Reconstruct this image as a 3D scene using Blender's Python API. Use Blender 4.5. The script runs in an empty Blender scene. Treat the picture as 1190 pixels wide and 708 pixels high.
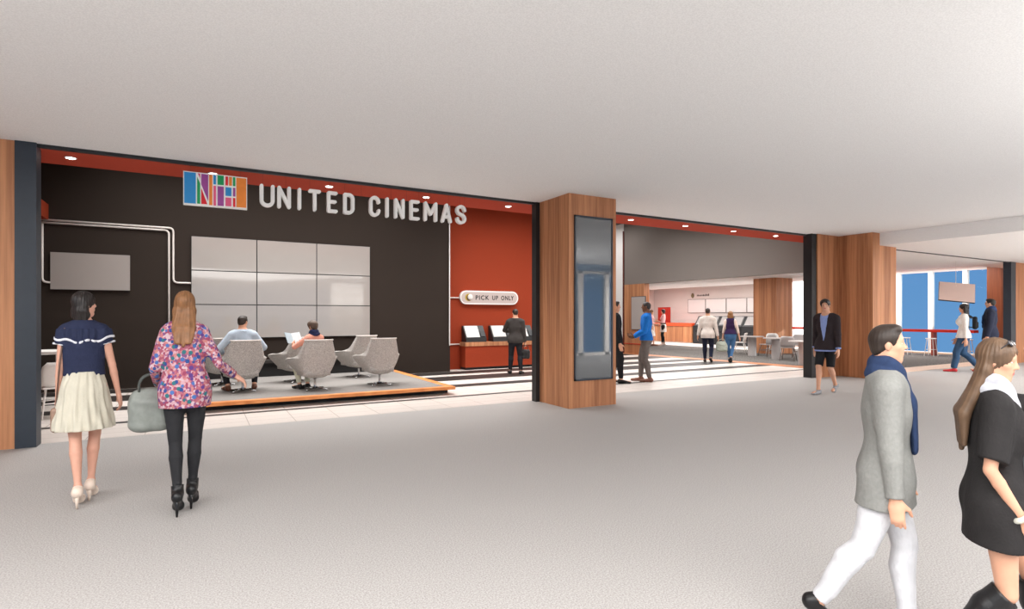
import bpy, bmesh, math, random
import numpy as np
from mathutils import Vector, Matrix

random.seed(7)
SC = bpy.context.scene
COL = SC.collection
PI = math.pi

# ------------------------------------------------------------------ camera model (1190 x 708)
FPX, CXP, YH, EYE = 645.0, 595.0, 367.0, 1.5
YAW = math.atan2(1145, 645)
FW = (math.cos(YAW), math.sin(YAW))
RT = (math.sin(YAW), -math.cos(YAW))


def ray(x):
    l = (x - CXP) / FPX
    return (FW[0] + l * RT[0], FW[1] + l * RT[1])


def flo(x, y, z=0.0):
    """floor point seen at a pixel of the photograph: X, Y, distance"""
    d = FPX * (EYE - z) / (y - YH)
    r = ray(x)
    return r[0] * d, r[1] * d, d


def y_on_x(px, X):
    r = ray(px)
    return X / r[0] * r[1]


def x_on_y(px, Y):
    r = ray(px)
    return Y / r[1] * r[0]


# ------------------------------------------------------------------ materials
MATS = {}


def lin(c):
    return tuple((v / 255 / 12.92) if v / 255 <= 0.04045 else ((v / 255 + 0.055) / 1.055) ** 2.4 for v in c)


def new_mat(name):
    m = bpy.data.materials.new(name)
    m.use_nodes = True
    nt = m.node_tree
    b = nt.nodes['Principled BSDF']
    return m, nt, b


def plain(name, rgb, rough=0.6, metal=0.0, spec=0.5, bump=0.0, bscale=200, var=0.0, vscale=30, coat=0.0):
    """rgb in sRGB 0-255; slight noise variation and bump keep it procedural"""
    if name in MATS:
        return MATS[name]
    m, nt, b = new_mat(name)
    c = lin(rgb)
    b.inputs['Base Color'].default_value = (*c, 1)
    b.inputs['Roughness'].default_value = rough
    b.inputs['Metallic'].default_value = metal
    b.inputs['Specular IOR Level'].default_value = spec
    if coat:
        b.inputs['Coat Weight'].default_value = coat
        b.inputs['Coat Roughness'].default_value = 0.05
    tc = nt.nodes.new('ShaderNodeTexCoord')
    if var:
        n = nt.nodes.new('ShaderNodeTexNoise')
        n.inputs['Scale'].default_value = vscale
        n.inputs['Detail'].default_value = 4
        nt.links.new(tc.outputs['Object'], n.inputs['Vector'])
        r = nt.nodes.new('ShaderNodeValToRGB')
        r.color_ramp.elements[0].position = 0.3
        r.color_ramp.elements[1].position = 0.7
        r.color_ramp.elements[0].color = (*[v * (1 - var) for v in c], 1)
        r.color_ramp.elements[1].color = (*[min(1, v * (1 + var)) for v in c], 1)
        nt.links.new(n.outputs['Fac'], r.inputs['Fac'])
        nt.links.new(r.outputs['Color'], b.inputs['Base Color'])
    if bump:
        n2 = nt.nodes.new('ShaderNodeTexNoise')
        n2.inputs['Scale'].default_value = bscale
        nt.links.new(tc.outputs['Object'], n2.inputs['Vector'])
        bp = nt.nodes.new('ShaderNodeBump')
        bp.inputs['Strength'].default_value = bump
        bp.inputs['Distance'].default_value = 0.01
        nt.links.new(n2.outputs['Fac'], bp.inputs['Height'])
        nt.links.new(bp.outputs['Normal'], b.inputs['Normal'])
    MATS[name] = m
    return m


def wood(name, dark, light, grain=22.0, along=0.7, rough=0.5):
    """vertical-grain veneer in world space"""
    m, nt, b = new_mat(name)
    g = nt.nodes.new('ShaderNodeNewGeometry')
    mp = nt.nodes.new('ShaderNodeMapping')
    mp.inputs['Scale'].default_value = (grain, grain, along)
    nt.links.new(g.outputs['Position'], mp.inputs['Vector'])
    n = nt.nodes.new('ShaderNodeTexNoise')
    n.inputs['Scale'].default_value = 1.0
    n.inputs['Detail'].default_value = 5
    n.inputs['Roughness'].default_value = 0.62
    nt.links.new(mp.outputs['Vector'], n.inputs['Vector'])
    # board to board variation
    mp2 = nt.nodes.new('ShaderNodeMapping')
    mp2.inputs['Scale'].default_value = (4.3, 4.3, 0.02)
    nt.links.new(g.outputs['Position'], mp2.inputs['Vector'])
    n2 = nt.nodes.new('ShaderNodeTexNoise')
    n2.inputs['Scale'].default_value = 1.0
    n2.inputs['Detail'].default_value = 1
    nt.links.new(mp2.outputs['Vector'], n2.inputs['Vector'])
    ad = nt.nodes.new('ShaderNodeMath')
    ad.operation = 'MULTIPLY_ADD'
    ad.inputs[1].default_value = 0.55
    nt.links.new(n2.outputs['Fac'], ad.inputs[0])
    ml = nt.nodes.new('ShaderNodeMath')
    ml.operation = 'MULTIPLY'
    ml.inputs[1].default_value = 0.5
    nt.links.new(n.outputs['Fac'], ml.inputs[0])
    nt.links.new(ml.outputs[0], ad.inputs[2])
    r = nt.nodes.new('ShaderNodeValToRGB')
    r.color_ramp.elements[0].position = 0.36
    r.color_ramp.elements[1].position = 0.66
    r.color_ramp.elements[0].color = (*lin(dark), 1)
    r.color_ramp.elements[1].color = (*lin(light), 1)
    nt.links.new(ad.outputs[0], r.inputs['Fac'])
    nt.links.new(r.outputs['Color'], b.inputs['Base Color'])
    b.inputs['Roughness'].default_value = rough
    b.inputs['Specular IOR Level'].default_value = 0.3
    bp = nt.nodes.new('ShaderNodeBump')
    bp.inputs['Strength'].default_value = 0.15
    bp.inputs['Distance'].default_value = 0.004
    nt.links.new(n.outputs['Fac'], bp.inputs['Height'])
    nt.links.new(bp.outputs['Normal'], b.inputs['Normal'])
    MATS[name] = m
    return m


def speckle(name, a, bcol, scale=220, rough=0.6, spec=0.3, big=0.0, bigscale=0.8):
    """fine two-tone speckle in world space (terrazzo / carpet)"""
    m, nt, b = new_mat(name)
    g = nt.nodes.new('ShaderNodeNewGeometry')
    n = nt.nodes.new('ShaderNodeTexNoise')
    n.inputs['Scale'].default_value = scale
    n.inputs['Detail'].default_value = 2
    nt.links.new(g.outputs['Position'], n.inputs['Vector'])
    r = nt.nodes.new('ShaderNodeValToRGB')
    r.color_ramp.elements[0].position = 0.35
    r.color_ramp.elements[1].position = 0.65
    r.color_ramp.elements[0].color = (*lin(a), 1)
    r.color_ramp.elements[1].color = (*lin(bcol), 1)
    nt.links.new(n.outputs['Fac'], r.inputs['Fac'])
    nt.links.new(r.outputs['Color'], b.inputs['Base Color'])
    b.inputs['Roughness'].default_value = rough
    b.inputs['Specular IOR Level'].default_value = spec
    MATS[name] = m
    return m


def emis(name, rgb, strength):
    if name in MATS:
        return MATS[name]
    m, nt, b = new_mat(name)
    b.inputs['Base Color'].default_value = (*lin(rgb), 1)
    b.inputs['Emission Color'].default_value = (*lin(rgb), 1)
    b.inputs['Emission Strength'].default_value = strength
    MATS[name] = m
    return m


def glass(name, tint=(235, 245, 250), refl=0.12):
    m, nt, b = new_mat(name)
    nt.nodes.remove(b)
    out = nt.nodes['Material Output']
    t = nt.nodes.new('ShaderNodeBsdfTransparent')
    t.inputs['Color'].default_value = (*lin(tint), 1)
    gl = nt.nodes.new('ShaderNodeBsdfGlossy')
    gl.inputs['Roughness'].default_value = 0.02
    mx = nt.nodes.new('ShaderNodeMixShader')
    fr = nt.nodes.new('ShaderNodeFresnel')
    fr.inputs['IOR'].default_value = 1.1
    nt.links.new(fr.outputs['Fac'], mx.inputs['Fac'])
    nt.links.new(t.outputs[0], mx.inputs[1])
    nt.links.new(gl.outputs[0], mx.inputs[2])
    nt.links.new(mx.outputs[0], out.inputs['Surface'])
    MATS[name] = m
    return m


# ------------------------------------------------------------------ mesh helpers
def obj(name, bm, mat, parent=None, smooth=False, bevel=0.0, loc=None, rotz=None, seg=2):
    if bevel:
        es = [e for e in bm.edges if len(e.link_faces) == 2 and e.calc_face_angle(0) > 0.6]
        bmesh.ops.bevel(bm, geom=es, offset=bevel, segments=seg, affect='EDGES', profile=0.5, clamp_overlap=True)
    bmesh.ops.recalc_face_normals(bm, faces=bm.faces)
    me = bpy.data.meshes.new(name)
    bm.to_mesh(me)
    bm.free()
    o = bpy.data.objects.new(name, me)
    COL.objects.link(o)
    for mm in (mat if isinstance(mat, (list, tuple)) else [mat]):
        me.materials.append(mm)
    if smooth:
        for p in me.polygons:
            p.use_smooth = True
    if parent:
        o.parent = parent
    if loc is not None:
        o.location = loc
    if rotz is not None:
        o.rotation_euler = (0, 0, rotz)
    return o


def thing(name, label, cat, loc=(0, 0, 0), rotz=0.0, group=None):
    o = bpy.data.objects.new(name, None)
    o.empty_display_size = 0.2
    COL.objects.link(o)
    o.location = loc
    o.rotation_euler = (0, 0, rotz)
    o['label'] = label
    o['category'] = cat
    if group:
        o['group'] = group
    return o


def tag(o, label, cat, group=None):
    o['label'] = label
    o['category'] = cat
    if group:
        o['group'] = group
    return o


def struct(o, label=None, cat=None):
    o['kind'] = 'structure'
    if label:
        o['label'] = label
        o['category'] = cat or 'room'
    return o


def copy_tree(o, parent=None):
    c = o.copy()
    COL.objects.link(c)
    if parent:
        c.parent = parent
    for ch in list(o.children):
        copy_tree(ch, c)
    return c


def B(*boxes):
    bm = bmesh.new()
    for b in boxes:
        add_box(bm, *b)
    return bm


def add_box(bm, x0, x1, y0, y1, z0, z1, M=None):
    vs = [bm.verts.new(p) for p in ((x0, y0, z0), (x1, y0, z0), (x1, y1, z0), (x0, y1, z0),
                                    (x0, y0, z1), (x1, y0, z1), (x1, y1, z1), (x0, y1, z1))]
    for f in ((0, 3, 2, 1), (4, 5, 6, 7), (0, 1, 5, 4), (1, 2, 6, 5), (2, 3, 7, 6), (3, 0, 4, 7)):
        bm.faces.new([vs[i] for i in f])
    if M is not None:
        for v in vs:
            v.co = M @ v.co
    return vs


def add_prism(bm, pts, axis, a0, a1, M=None):
    """polygon pts (2D) extruded along axis 0/1/2"""
    def mk(p, a):
        if axis == 0:
            return (a, p[0], p[1])
        if axis == 1:
            return (p[0], a, p[1])
        return (p[0], p[1], a)
    A = [bm.verts.new(mk(p, a0)) for p in pts]
    Bv = [bm.verts.new(mk(p, a1)) for p in pts]
    n = len(pts)
    bm.faces.new(A)
    bm.faces.new(Bv[::-1])
    for i in range(n):
        bm.faces.new([A[i], Bv[i], Bv[(i + 1) % n], A[(i + 1) % n]])
    if M is not None:
        for v in A + Bv:
            v.co = M @ v.co


def add_cyl(bm, p0, p1, r0, r1=None, n=16, cap=True):
    r1 = r0 if r1 is None else r1
    p0, p1 = Vector(p0), Vector(p1)
    d = (p1 - p0).normalized()
    a = d.orthogonal().normalized()
    b = d.cross(a)
    A, Bv = [], []
    for i in range(n):
        t = 2 * PI * i / n
        o = a * math.cos(t) + b * math.sin(t)
        A.append(bm.verts.new(p0 + o * r0))
        Bv.append(bm.verts.new(p1 + o * r1))
    for i in range(n):
        j = (i + 1) % n
        bm.faces.new([A[i], A[j], Bv[j], Bv[i]])
    if cap:
        bm.faces.new(A[::-1])
        bm.faces.new(Bv)


def add_tube(bm, pts, r, n=8, closed=False):
    P = [Vector(p) for p in pts]
    m = len(P)
    rings = []
    prev = None
    for i in range(m):
        if closed:
            d = (P[(i + 1) % m] - P[i - 1]).normalized()
        else:
            d = (P[min(i + 1, m - 1)] - P[max(i - 1, 0)]).normalized()
        if prev is None:
            a = d.orthogonal().normalized()
        else:
            a = (prev - d * prev.dot(d)).normalized()
        prev = a
        b = d.cross(a)
        rr = r[i] if isinstance(r, (list, tuple)) else r
        rings.append([bm.verts.new(P[i] + (a * math.cos(2 * PI * k / n) + b * math.sin(2 * PI * k / n)) * rr) for k in range(n)])
    for i in range(m if closed else m - 1):
        A, Bq = rings[i], rings[(i + 1) % m]
        for k in range(n):
            bm.faces.new([A[k], A[(k + 1) % n], Bq[(k + 1) % n], Bq[k]])
    if not closed:
        bm.faces.new(rings[0][::-1])
        bm.faces.new(rings[-1])


def rounded(pts, r, n=5):
    """polyline with rounded corners (3D points)"""
    P = [Vector(p) for p in pts]
    out = [P[0]]
    for i in range(1, len(P) - 1):
        a = (P[i - 1] - P[i]).normalized() * r
        b = (P[i + 1] - P[i]).normalized() * r
        for k in range(n + 1):
            t = k / n
            out.append((P[i] + a) * (1 - t) ** 2 + P[i] * 2 * t * (1 - t) + (P[i] + b) * t * t)
    out.append(P[-1])
    return out


def add_lathe(bm, prof, c=(0, 0, 0), n=24):
    rings = []
    for r, z in prof:
        rings.append([bm.verts.new((c[0] + r * math.cos(2 * PI * k / n), c[1] + r * math.sin(2 * PI * k / n), c[2] + z)) for k in range(n)])
    for A, Bq in zip(rings, rings[1:]):
        for k in range(n):
            bm.faces.new([A[k], A[(k + 1) % n], Bq[(k + 1) % n], Bq[k]])
    bm.faces.new(rings[0][::-1])
    bm.faces.new(rings[-1])


def text_bm(s, size, spacing=1.0, extrude=0.004):
    """built-in font as mesh in the XZ plane, left edge at x=0, baseline z=0, front towards -Y"""
    cu = bpy.data.curves.new('t', 'FONT')
    cu.body = s
    cu.size = size
    cu.space_character = spacing
    cu.extrude = extrude
    cu.offset = 0.004
    cu.align_x = 'LEFT'
    to = bpy.data.objects.new('t', cu)
    COL.objects.link(to)
    dg = bpy.context.evaluated_depsgraph_get()
    me = bpy.data.meshes.new_from_object(to.evaluated_get(dg))
    bm = bmesh.new()
    bm.from_mesh(me)
    bpy.data.objects.remove(to)
    bpy.data.curves.remove(cu)
    bpy.data.meshes.remove(me)
    for v in bm.verts:
        v.co = Vector((v.co.x, -v.co.z, v.co.y))
    return bm
# ------------------------------------------------------------------ camera
cam = bpy.data.cameras.new('camera')
cam.sensor_width = 36.0
cam.lens = FPX / 1190 * 36.0
cam.shift_y = (YH - 354) / 1190
cam.clip_start = 0.05
co = bpy.data.objects.new('camera', cam)
COL.objects.link(co)
co.location = (0, 0, EYE)
co.rotation_euler = (PI / 2, 0, -(PI / 2 - YAW))
SC.camera = co

# ------------------------------------------------------------------ materials of the place
WOOD = wood('oak_veneer', (140, 87, 57), (206, 145, 103))
WOOD_D = wood('walnut_veneer', (84, 42, 22), (140, 76, 44))
WOOD_H = wood('oak_border', (196, 118, 62), (226, 150, 90), grain=3.0, along=3.0)
FLOOR = speckle('terrazzo', (152, 148, 145), (184, 181, 179), 110, rough=0.65, spec=0.12)
CEIL = speckle('ceiling_paint', (226, 226, 226), (238, 238, 238), 90, rough=0.9, spec=0.1)
CEIL_W = speckle('ceiling_paint_white', (236, 234, 232), (244, 242, 240), 90, rough=0.9, spec=0.1)
CARPET = speckle('grey_carpet', (116, 112, 109), (154, 150, 146), 120, rough=0.95, spec=0.05)
CARPET_D = speckle('lobby_carpet', (58, 55, 53), (138, 134, 130), 26, rough=0.95, spec=0.05)
DARKWALL = speckle('dark_brown_plaster', (41, 33, 28), (53, 44, 38), 120, rough=0.8, spec=0.2)
REDWALL = speckle('red_plaster', (146, 54, 29), (158, 62, 34), 120, rough=0.75, spec=0.2)
REDSOFF = speckle('red_soffit_paint', (170, 62, 42), (184, 70, 48), 120, rough=0.8, spec=0.2)
GREYWALL = speckle('grey_plaster', (124, 117, 112), (138, 130, 125), 120, rough=0.9, spec=0.1)
PINKWALL = speckle('warm_white_plaster', (208, 194, 188), (220, 206, 200), 120, rough=0.9, spec=0.1)
WHITE = plain('white_paint', (232, 228, 224), 0.5, var=0.02)
NAVY = plain('navy_steel', (40, 48, 58), 0.45, var=0.06, vscale=14)
BLACK = plain('black_steel', (28, 28, 30), 0.5, var=0.05)
BLACKM = plain('black_matt', (20, 19, 19), 0.75, var=0.05)
PIPE = plain('white_pipe_paint', (222, 214, 208), 0.45, var=0.02)
RAILRED = plain('red_lacquer', (196, 40, 22), 0.3, var=0.04)
ORANGE = plain('orange_laminate', (226, 84, 46), 0.4, var=0.03)
CHROME = plain('chrome', (190, 190, 190), 0.15, metal=1.0)
GLASS = glass('window_glass')
FRAMEW = plain('white_window_frame', (244, 240, 236), 0.5, var=0.01)
LAMP = emis('lamp_diffuser', (255, 246, 236), 14.0)


def tile_floor():
    m, nt, b = new_mat('white_floor_tile')
    g = nt.nodes.new('ShaderNodeNewGeometry')
    br = nt.nodes.new('ShaderNodeTexBrick')
    br.inputs['Color1'].default_value = (*lin((224, 215, 208)), 1)
    br.inputs['Color2'].default_value = (*lin((220, 211, 204)), 1)
    br.inputs['Mortar'].default_value = (*lin((170, 158, 148)), 1)
    br.inputs['Scale'].default_value = 1.0
    br.inputs['Mortar Size'].default_value = 0.006
    br.inputs['Brick Width'].default_value = 0.6
    br.inputs['Row Height'].default_value = 0.3
    br.offset = 0.0
    nt.links.new(g.outputs['Position'], br.inputs['Vector'])
    n = nt.nodes.new('ShaderNodeTexNoise')
    n.inputs['Scale'].default_value = 25
    nt.links.new(g.outputs['Position'], n.inputs['Vector'])
    mx = nt.nodes.new('ShaderNodeMixRGB')
    mx.blend_type = 'MULTIPLY'
    mx.inputs['Fac'].default_value = 0.12
    nt.links.new(br.outputs['Color'], mx.inputs[1])
    nt.links.new(n.outputs['Fac'], mx.inputs[2])
    nt.links.new(mx.outputs[0], b.inputs['Base Color'])
    b.inputs['Roughness'].default_value = 0.35
    b.inputs['Specular IOR Level'].default_value = 0.35
    return m


TILE = tile_floor()
STRIPE = plain('black_floor_stripe', (40, 34, 31), 0.5, var=0.1, vscale=20)
BORDERP = speckle('pale_wood_border', (196, 160, 132), (216, 182, 154), 30, rough=0.5)

CZ = 3.475          # concourse ceiling
YF = 8.24           # facade plane
LZ = 3.18           # lower ceiling on the right
SX = 14.18          # where the ceiling steps down
LC = 2.98           # lobby ceiling

# ------------------------------------------------------------------ floors
struct(obj('floor', B((-14, 25.5, -2.5, 8.36, -0.2, 0.0), (-14, 9.0, -14, -2.5, -0.2, 0.0)), FLOOR))
struct(obj('floor_store', B((-14, 15.0, 8.36, 30, -0.2, 0.0)), TILE))
# black bands in the white store floor, each inlaid a hair proud of the tiles
for (y0, y1) in ((9.41, 9.54), (10.70, 11.12), (11.85, 12.68), (13.09, 13.75)):
    struct(obj('floor_stripe', B((-12, 15.0, y0, y1, -0.05, 0.003)), STRIPE))
for (y0, y1) in ((14.5, 15.4), (16.2, 19.0)):
    struct(obj('floor_stripe', B((9.7, 14.8, y0, y1, -0.05, 0.003)), STRIPE))
bm = bmesh.new()
add_prism(bm, [(15.75, 8.36), (15.0, 17.3), (14.95, 26), (25.5, 26), (25.5, 8.36)], 2, -0.2, 0.002)
struct(obj('floor_lobby', bm, CARPET_D))
bm = bmesh.new()
bm2 = bmesh.new()
add_prism(bm2, [(15.2, 8.36), (14.5, 17.3), (15.0, 17.3), (15.75, 8.36)], 2, -0.2, 0.006)
struct(obj('floor_edge', bm2, wood('floor_edge_oak', (168, 106, 70), (196, 132, 92), grain=5.0, along=5.0)))
add_prism(bm, [(14.6, 7.70), (25.4, 7.70), (25.4, 8.36), (14.6, 8.36)], 2, -0.2, 0.006)
struct(obj('floor_border', bm, BORDERP))
# pale walkway in front of the ticket machines
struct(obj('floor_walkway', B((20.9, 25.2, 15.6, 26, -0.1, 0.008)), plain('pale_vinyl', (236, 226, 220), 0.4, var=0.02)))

# ------------------------------------------------------------------ ceilings
struct(obj('ceiling', B((-14, SX, -14, 8.27, CZ, CZ + 0.3)), CEIL))
struct(obj('ceiling_lower', B((SX, 45, -14, 7.5, LZ, CZ + 0.3)), CEIL_W))
struct(obj('ceiling_store', B((-12, 14.9, 9.12, 20, 5.2, 5.3)), BLACKM))
# slim black header at the edge of the store openings
struct(obj('trim_1', B((-1.62, 12.84, YF - 0.02, YF + 0.04, 3.437, CZ + 0.1)), BLACK))
# red dropped soffit just behind the header, with its back cheek; right end extended unseen to block sun
struct(obj('ceiling_soffit', B((-12, 14.9, YF + 0.04, 9.1, 3.45, 5.2)), REDSOFF))

# ------------------------------------------------------------------ walls of the store
struct(obj('wall_store', B((-3.2, 5.865, 13.8, 14.2, 0, 5.2)), DARKWALL))
struct(obj('wall_side', B((-3.3, -2.95, 8.6, 13.8, 0, 5.2)), DARKWALL))
struct(obj('beam_red', B((-2.95, -2.55, 12.9, 13.8, 3.36, 3.66)), REDWALL))
struct(obj('wall_pickup', B((5.5, 9.7, 14.3, 14.6, 0, 5.2)), REDWALL))
struct(obj('wall_passage', B((9.6, 9.8, 14.6, 20.0, 0, 5.2)), GREYWALL))
struct(obj('wall_back', B((9.6, 14.9, 19.0, 19.2, 0, 5.2)), PINKWALL))
# grey bulkhead over the way into the lobby
struct(obj('wall_bulkhead', B((14.9, 15.1, 8.3, 17.27, 2.735, 5.2)), GREYWALL))
struct(obj('wall_bulkhead_end', B((14.88, 15.1, 17.27, 19.1, 0, 5.2)), CEIL_W))
struct(obj('trim_2', B((14.87, 14.91, 17.24, 17.31, 0, 4.9)), plain('dark_red_trim', (92, 30, 20), 0.6)))

# ------------------------------------------------------------------ facade: posts and wood columns
struct(obj('trim_3', B((-1.81, -1.62, 8.18, 8.40, 0, CZ)), NAVY, bevel=0.004))
struct(obj('wall_left', B((-12, -1.81, 8.2, 8.6, 0, CZ)), WOOD))
struct(obj('trim_4', B((5.10, 5.175, 8.2, 8.34, 0, CZ)), BLACK))
struct(obj('column_1', B((5.176, 6.146, 7.325, 8.26, 0, CZ)), WOOD))
struct(obj('trim_5', B((12.82, 13.0, 8.08, 8.30, 0, CZ)), BLACK, bevel=0.004))
struct(obj('wall_facade', B((13.0, 14.0, 8.05, 8.29, 0, CZ)), WOOD))
struct(obj('column_2', B((13.88, SX, 7.25, 8.55, 0, CZ), (SX, 14.92, 7.25, 8.55, 0, LZ)), WOOD))
struct(obj('trim_6', B((14.92, 22.2, 7.47, 7.53, 3.165, LZ + 0.1)), BLACK))
struct(obj('trim_7', B((22.0, 22.35, 7.42, 7.62, 0, LZ)), NAVY))
struct(obj('wall_right', B((22.35, 32, 7.45, 7.7, 0, LZ)), WOOD))

# ------------------------------------------------------------------ lobby shell
struct(obj('ceiling_lobby', B((15.1, 22.4, 12.6, 26, LC, 3.5), (15.1, 22.4, 8.6, 12.6, 3.18, 3.5), (14.9, 25.6, 7.53, 8.6, 3.18, 3.5), (22.4, 25.6, 8.6, 26, 3.36, 3.5)), CEIL_W))
struct(obj('trim_8', B((22.38, 22.42, 12.6, 20, LC - 0.01, 3.36)), CEIL_W))
struct(obj('wall_lobby', B((24.2, 24.5, 17.6, 25.6, 0, 3.36)), PINKWALL))
struct(obj('wall_lobby_back', B((14.9, 24.5, 25.3, 25.6, 0, 3.4)), PINKWALL))
struct(obj('column_3', B((19.5, 20.5, 13.73, 14.75, 0, LC)), WOOD))
struct(obj('wall_wood_panel', B((14.86, 15.12, y_on_x(748.5, 14.86), y_on_x(725.5, 14.86), 0, 2.735)), WOOD))
obj_red = struct(obj('trim_9', B((14.84, 14.87, y_on_x(748.5, 14.86), y_on_x(725.5, 14.86), 0.38, 0.41)), RAILRED))
struct(obj('column_4', B((25.0, 25.6, 7.7, 9.13, 0, 3.36)), WOOD_D))
# window wall on the far right: mullions, head, sill, panes
Y0, Y1 = 9.1, 17.6
muls = [9.905, 11.05, 12.22, 13.4, 14.57, 15.74, 16.9, 17.55]
struct(obj('window_head', B((25.3, 25.45, Y0, Y1, 3.22, 3.5)), FRAMEW))
struct(obj('window_sill', B((25.2, 25.5, Y0, Y1, 0, 0.07)), FRAMEW))
struct(obj('baseboard_right', B((25.12, 25.3, Y0, Y1, 0.0, 0.045)), BORDERP))
GLOW_PANEL = emis('glowing_window_panel', (255, 253, 250), 1.1)  # glowing panels stand in for the overexposed daylight in these windows
prev = Y0
for i, y in enumerate(muls):
    w = obj('window_%d' % (i + 1), B((25.28, 25.46, y - 0.075, y + 0.075, 0.07, 3.22)), FRAMEW)
    struct(w)
    if i < 4:
        obj('pane', B((25.40, 25.41, prev + 0.075 if i else Y0, y - 0.075, 0.07, 3.22)), GLASS, w)
    else:
        obj('glow_panel', B((25.36, 25.37, prev + 0.075, y - 0.075, 0.07, 3.22)), GLOW_PANEL, w)
    prev = y
# red door to the kitchen, in the far wall
d = thing('door_1', 'small red door in the pale far wall behind the snack counter', 'door', (24.19, y_on_x(772, 24.19), 0))
d['kind'] = 'structure'
obj('door_leaf', B((-0.03, 0.0, -0.5, 0.5, 0, 2.0)), plain('red_door_paint', (196, 44, 26), 0.5), d)

# ------------------------------------------------------------------ opposite side of the concourse (seen only in reflections)
struct(obj('wall_rear', B((6.0, 8.6, -2.5, -2.2, 0, LZ), (21.0, 25.8, -2.5, -2.2, 0, LZ)), CEIL_W))
struct(obj('wall_sun_block', B((25.5, 25.8, -2.2, 7.45, 0, LZ)), CEIL_W))  # unseen wall added to keep low sun out of the store
for i in range(11):
    x = 8.73 + i * 1.25
    w = struct(obj('window_%d' % (20 + i), B((x - 0.1, x + 0.1, -2.45, -2.25, 0, LZ)), FRAMEW))
    if i < 10:
        obj('pane', B((x + 0.1, x + 1.15, -2.36, -2.35, 0.1, LZ - 0.08)), GLASS, w)
struct(obj('trim_10', B((8.6, 21.0, -2.45, -2.25, LZ - 0.08, LZ), (8.6, 21.0, -2.45, -2.25, 0, 0.1)), FRAMEW))

# ------------------------------------------------------------------ light
w = bpy.data.worlds.new('sky')
SC.world = w
w.use_nodes = True
nt = w.node_tree
bg = nt.nodes['Background']
tc = nt.nodes.new('ShaderNodeTexCoord')
sp = nt.nodes.new('ShaderNodeSeparateXYZ')
nt.links.new(tc.outputs['Generated'], sp.inputs[0])
rp = nt.nodes.new('ShaderNodeValToRGB')
rp.color_ramp.elements[0].position = 0.0
rp.color_ramp.elements[0].color = (*lin((120, 166, 214)), 1)
rp.color_ramp.elements[1].position = 0.5
rp.color_ramp.elements[1].color = (*lin((78, 136, 202)), 1)
nt.links.new(sp.outputs['Z'], rp.inputs['Fac'])
nt.links.new(rp.outputs['Color'], bg.inputs['Color'])
bg.inputs['Strength'].default_value = 1.0


def area(name, loc, sx, sy, power, color=(1, 1, 1), rotz=0.0, rot=None, spread=180):
    l = bpy.data.lights.new(name, 'AREA')
    l.shape = 'RECTANGLE'
    l.size, l.size_y = sx, sy
    l.energy = power
    l.color = color
    l.spread = math.radians(spread)
    o = bpy.data.objects.new(name, l)
    COL.objects.link(o)
    o.location = loc
    o.rotation_euler = rot if rot else (0, 0, rotz)
    return o


WARM = (1.0, 0.985, 0.965)
# fill lights added out of view, behind and to the right of the viewer
area('concourse_fill', (-FW[0] * 1.6 - RT[0] * 0.5, -FW[1] * 1.6 - RT[1] * 0.5, CZ - 0.02), 13, 5.6, 1420, WARM, rotz=-(PI / 2 - YAW))
area('concourse_fill', (18.2, 0.6, LZ - 0.02), 7, 3.6, 1500, WARM)
# upward fills added out of view to brighten the concourse ceiling
area('ceiling_fill', (7.5, -1.2, 1.9), 5, 1.6, 310, WARM, rot=(PI, 0, 0))
area('ceiling_fill', (-4.0, 0.0, 1.9), 3, 1.6, 60, WARM, rot=(PI, 0, 0))
# fill lights added unseen above the soffit to light the store
area('store_fill', (1.6, 11.6, 5.1), 6.5, 3.2, 410, WARM, spread=130)
area('store_fill', (7.5, 11.6, 5.1), 3.6, 3.2, 230, WARM, spread=130)
area('store_fill', (12.2, 12.6, 5.1), 3.6, 5.0, 260, WARM, spread=130)
area('store_fill', (12.3, 17.4, 5.1), 3.6, 2.4, 110, WARM)
# fill lights added to brighten the lobby
area('lobby_fill', (16.2, 14.0, LC - 0.03), 1.6, 9, 260, WARM)
area('lobby_fill', (21.5, 20.5, LC - 0.03), 1.6, 7, 300, WARM)
area('lobby_fill', (24.0, 13.0, 3.34), 1.6, 8, 420, WARM)
s = bpy.data.lights.new('sun', 'SUN')
s.energy = 4.0
s.angle = 0.01
s.color = (1.0, 0.95, 0.88)
so = bpy.data.objects.new('sun', s)
COL.objects.link(so)
so.rotation_euler = Vector((-0.80, 0.42, -0.33)).to_track_quat('-Z', 'Y').to_euler()

SC.view_settings.view_transform = 'Standard'
SC.view_settings.look = 'None'
SC.view_settings.gamma = 1.0
SC.view_settings.use_curve_mapping = False
SC.view_settings.exposure = 0.0
SC.cycles.use_denoising = True
SC.cycles.max_bounces = 8
SC.cycles.diffuse_bounces = 5
SC.cycles.caustics_reflective = False
SC.cycles.caustics_refractive = False
SC.cycles.sample_clamp_indirect = 6.0
# ------------------------------------------------------------------ recessed downlights in the red soffit
def downlight(x, lbl):
    t = thing('downlight', lbl, 'ceiling light', (x, 8.62, 3.45), group='recessed downlights in the red soffit')
    bm = bmesh.new()
    add_lathe(bm, [(0.055, 0.0), (0.062, -0.004), (0.062, -0.010), (0.048, -0.012), (0.048, -0.003)], n=28)
    obj('trim_ring', bm, WHITE, t, smooth=False)
    bm = bmesh.new()
    add_cyl(bm, (0, 0, -0.013), (0, 0, -0.004), 0.048, n=28)
    obj('diffuser', bm, LAMP, t)
    return t


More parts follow.
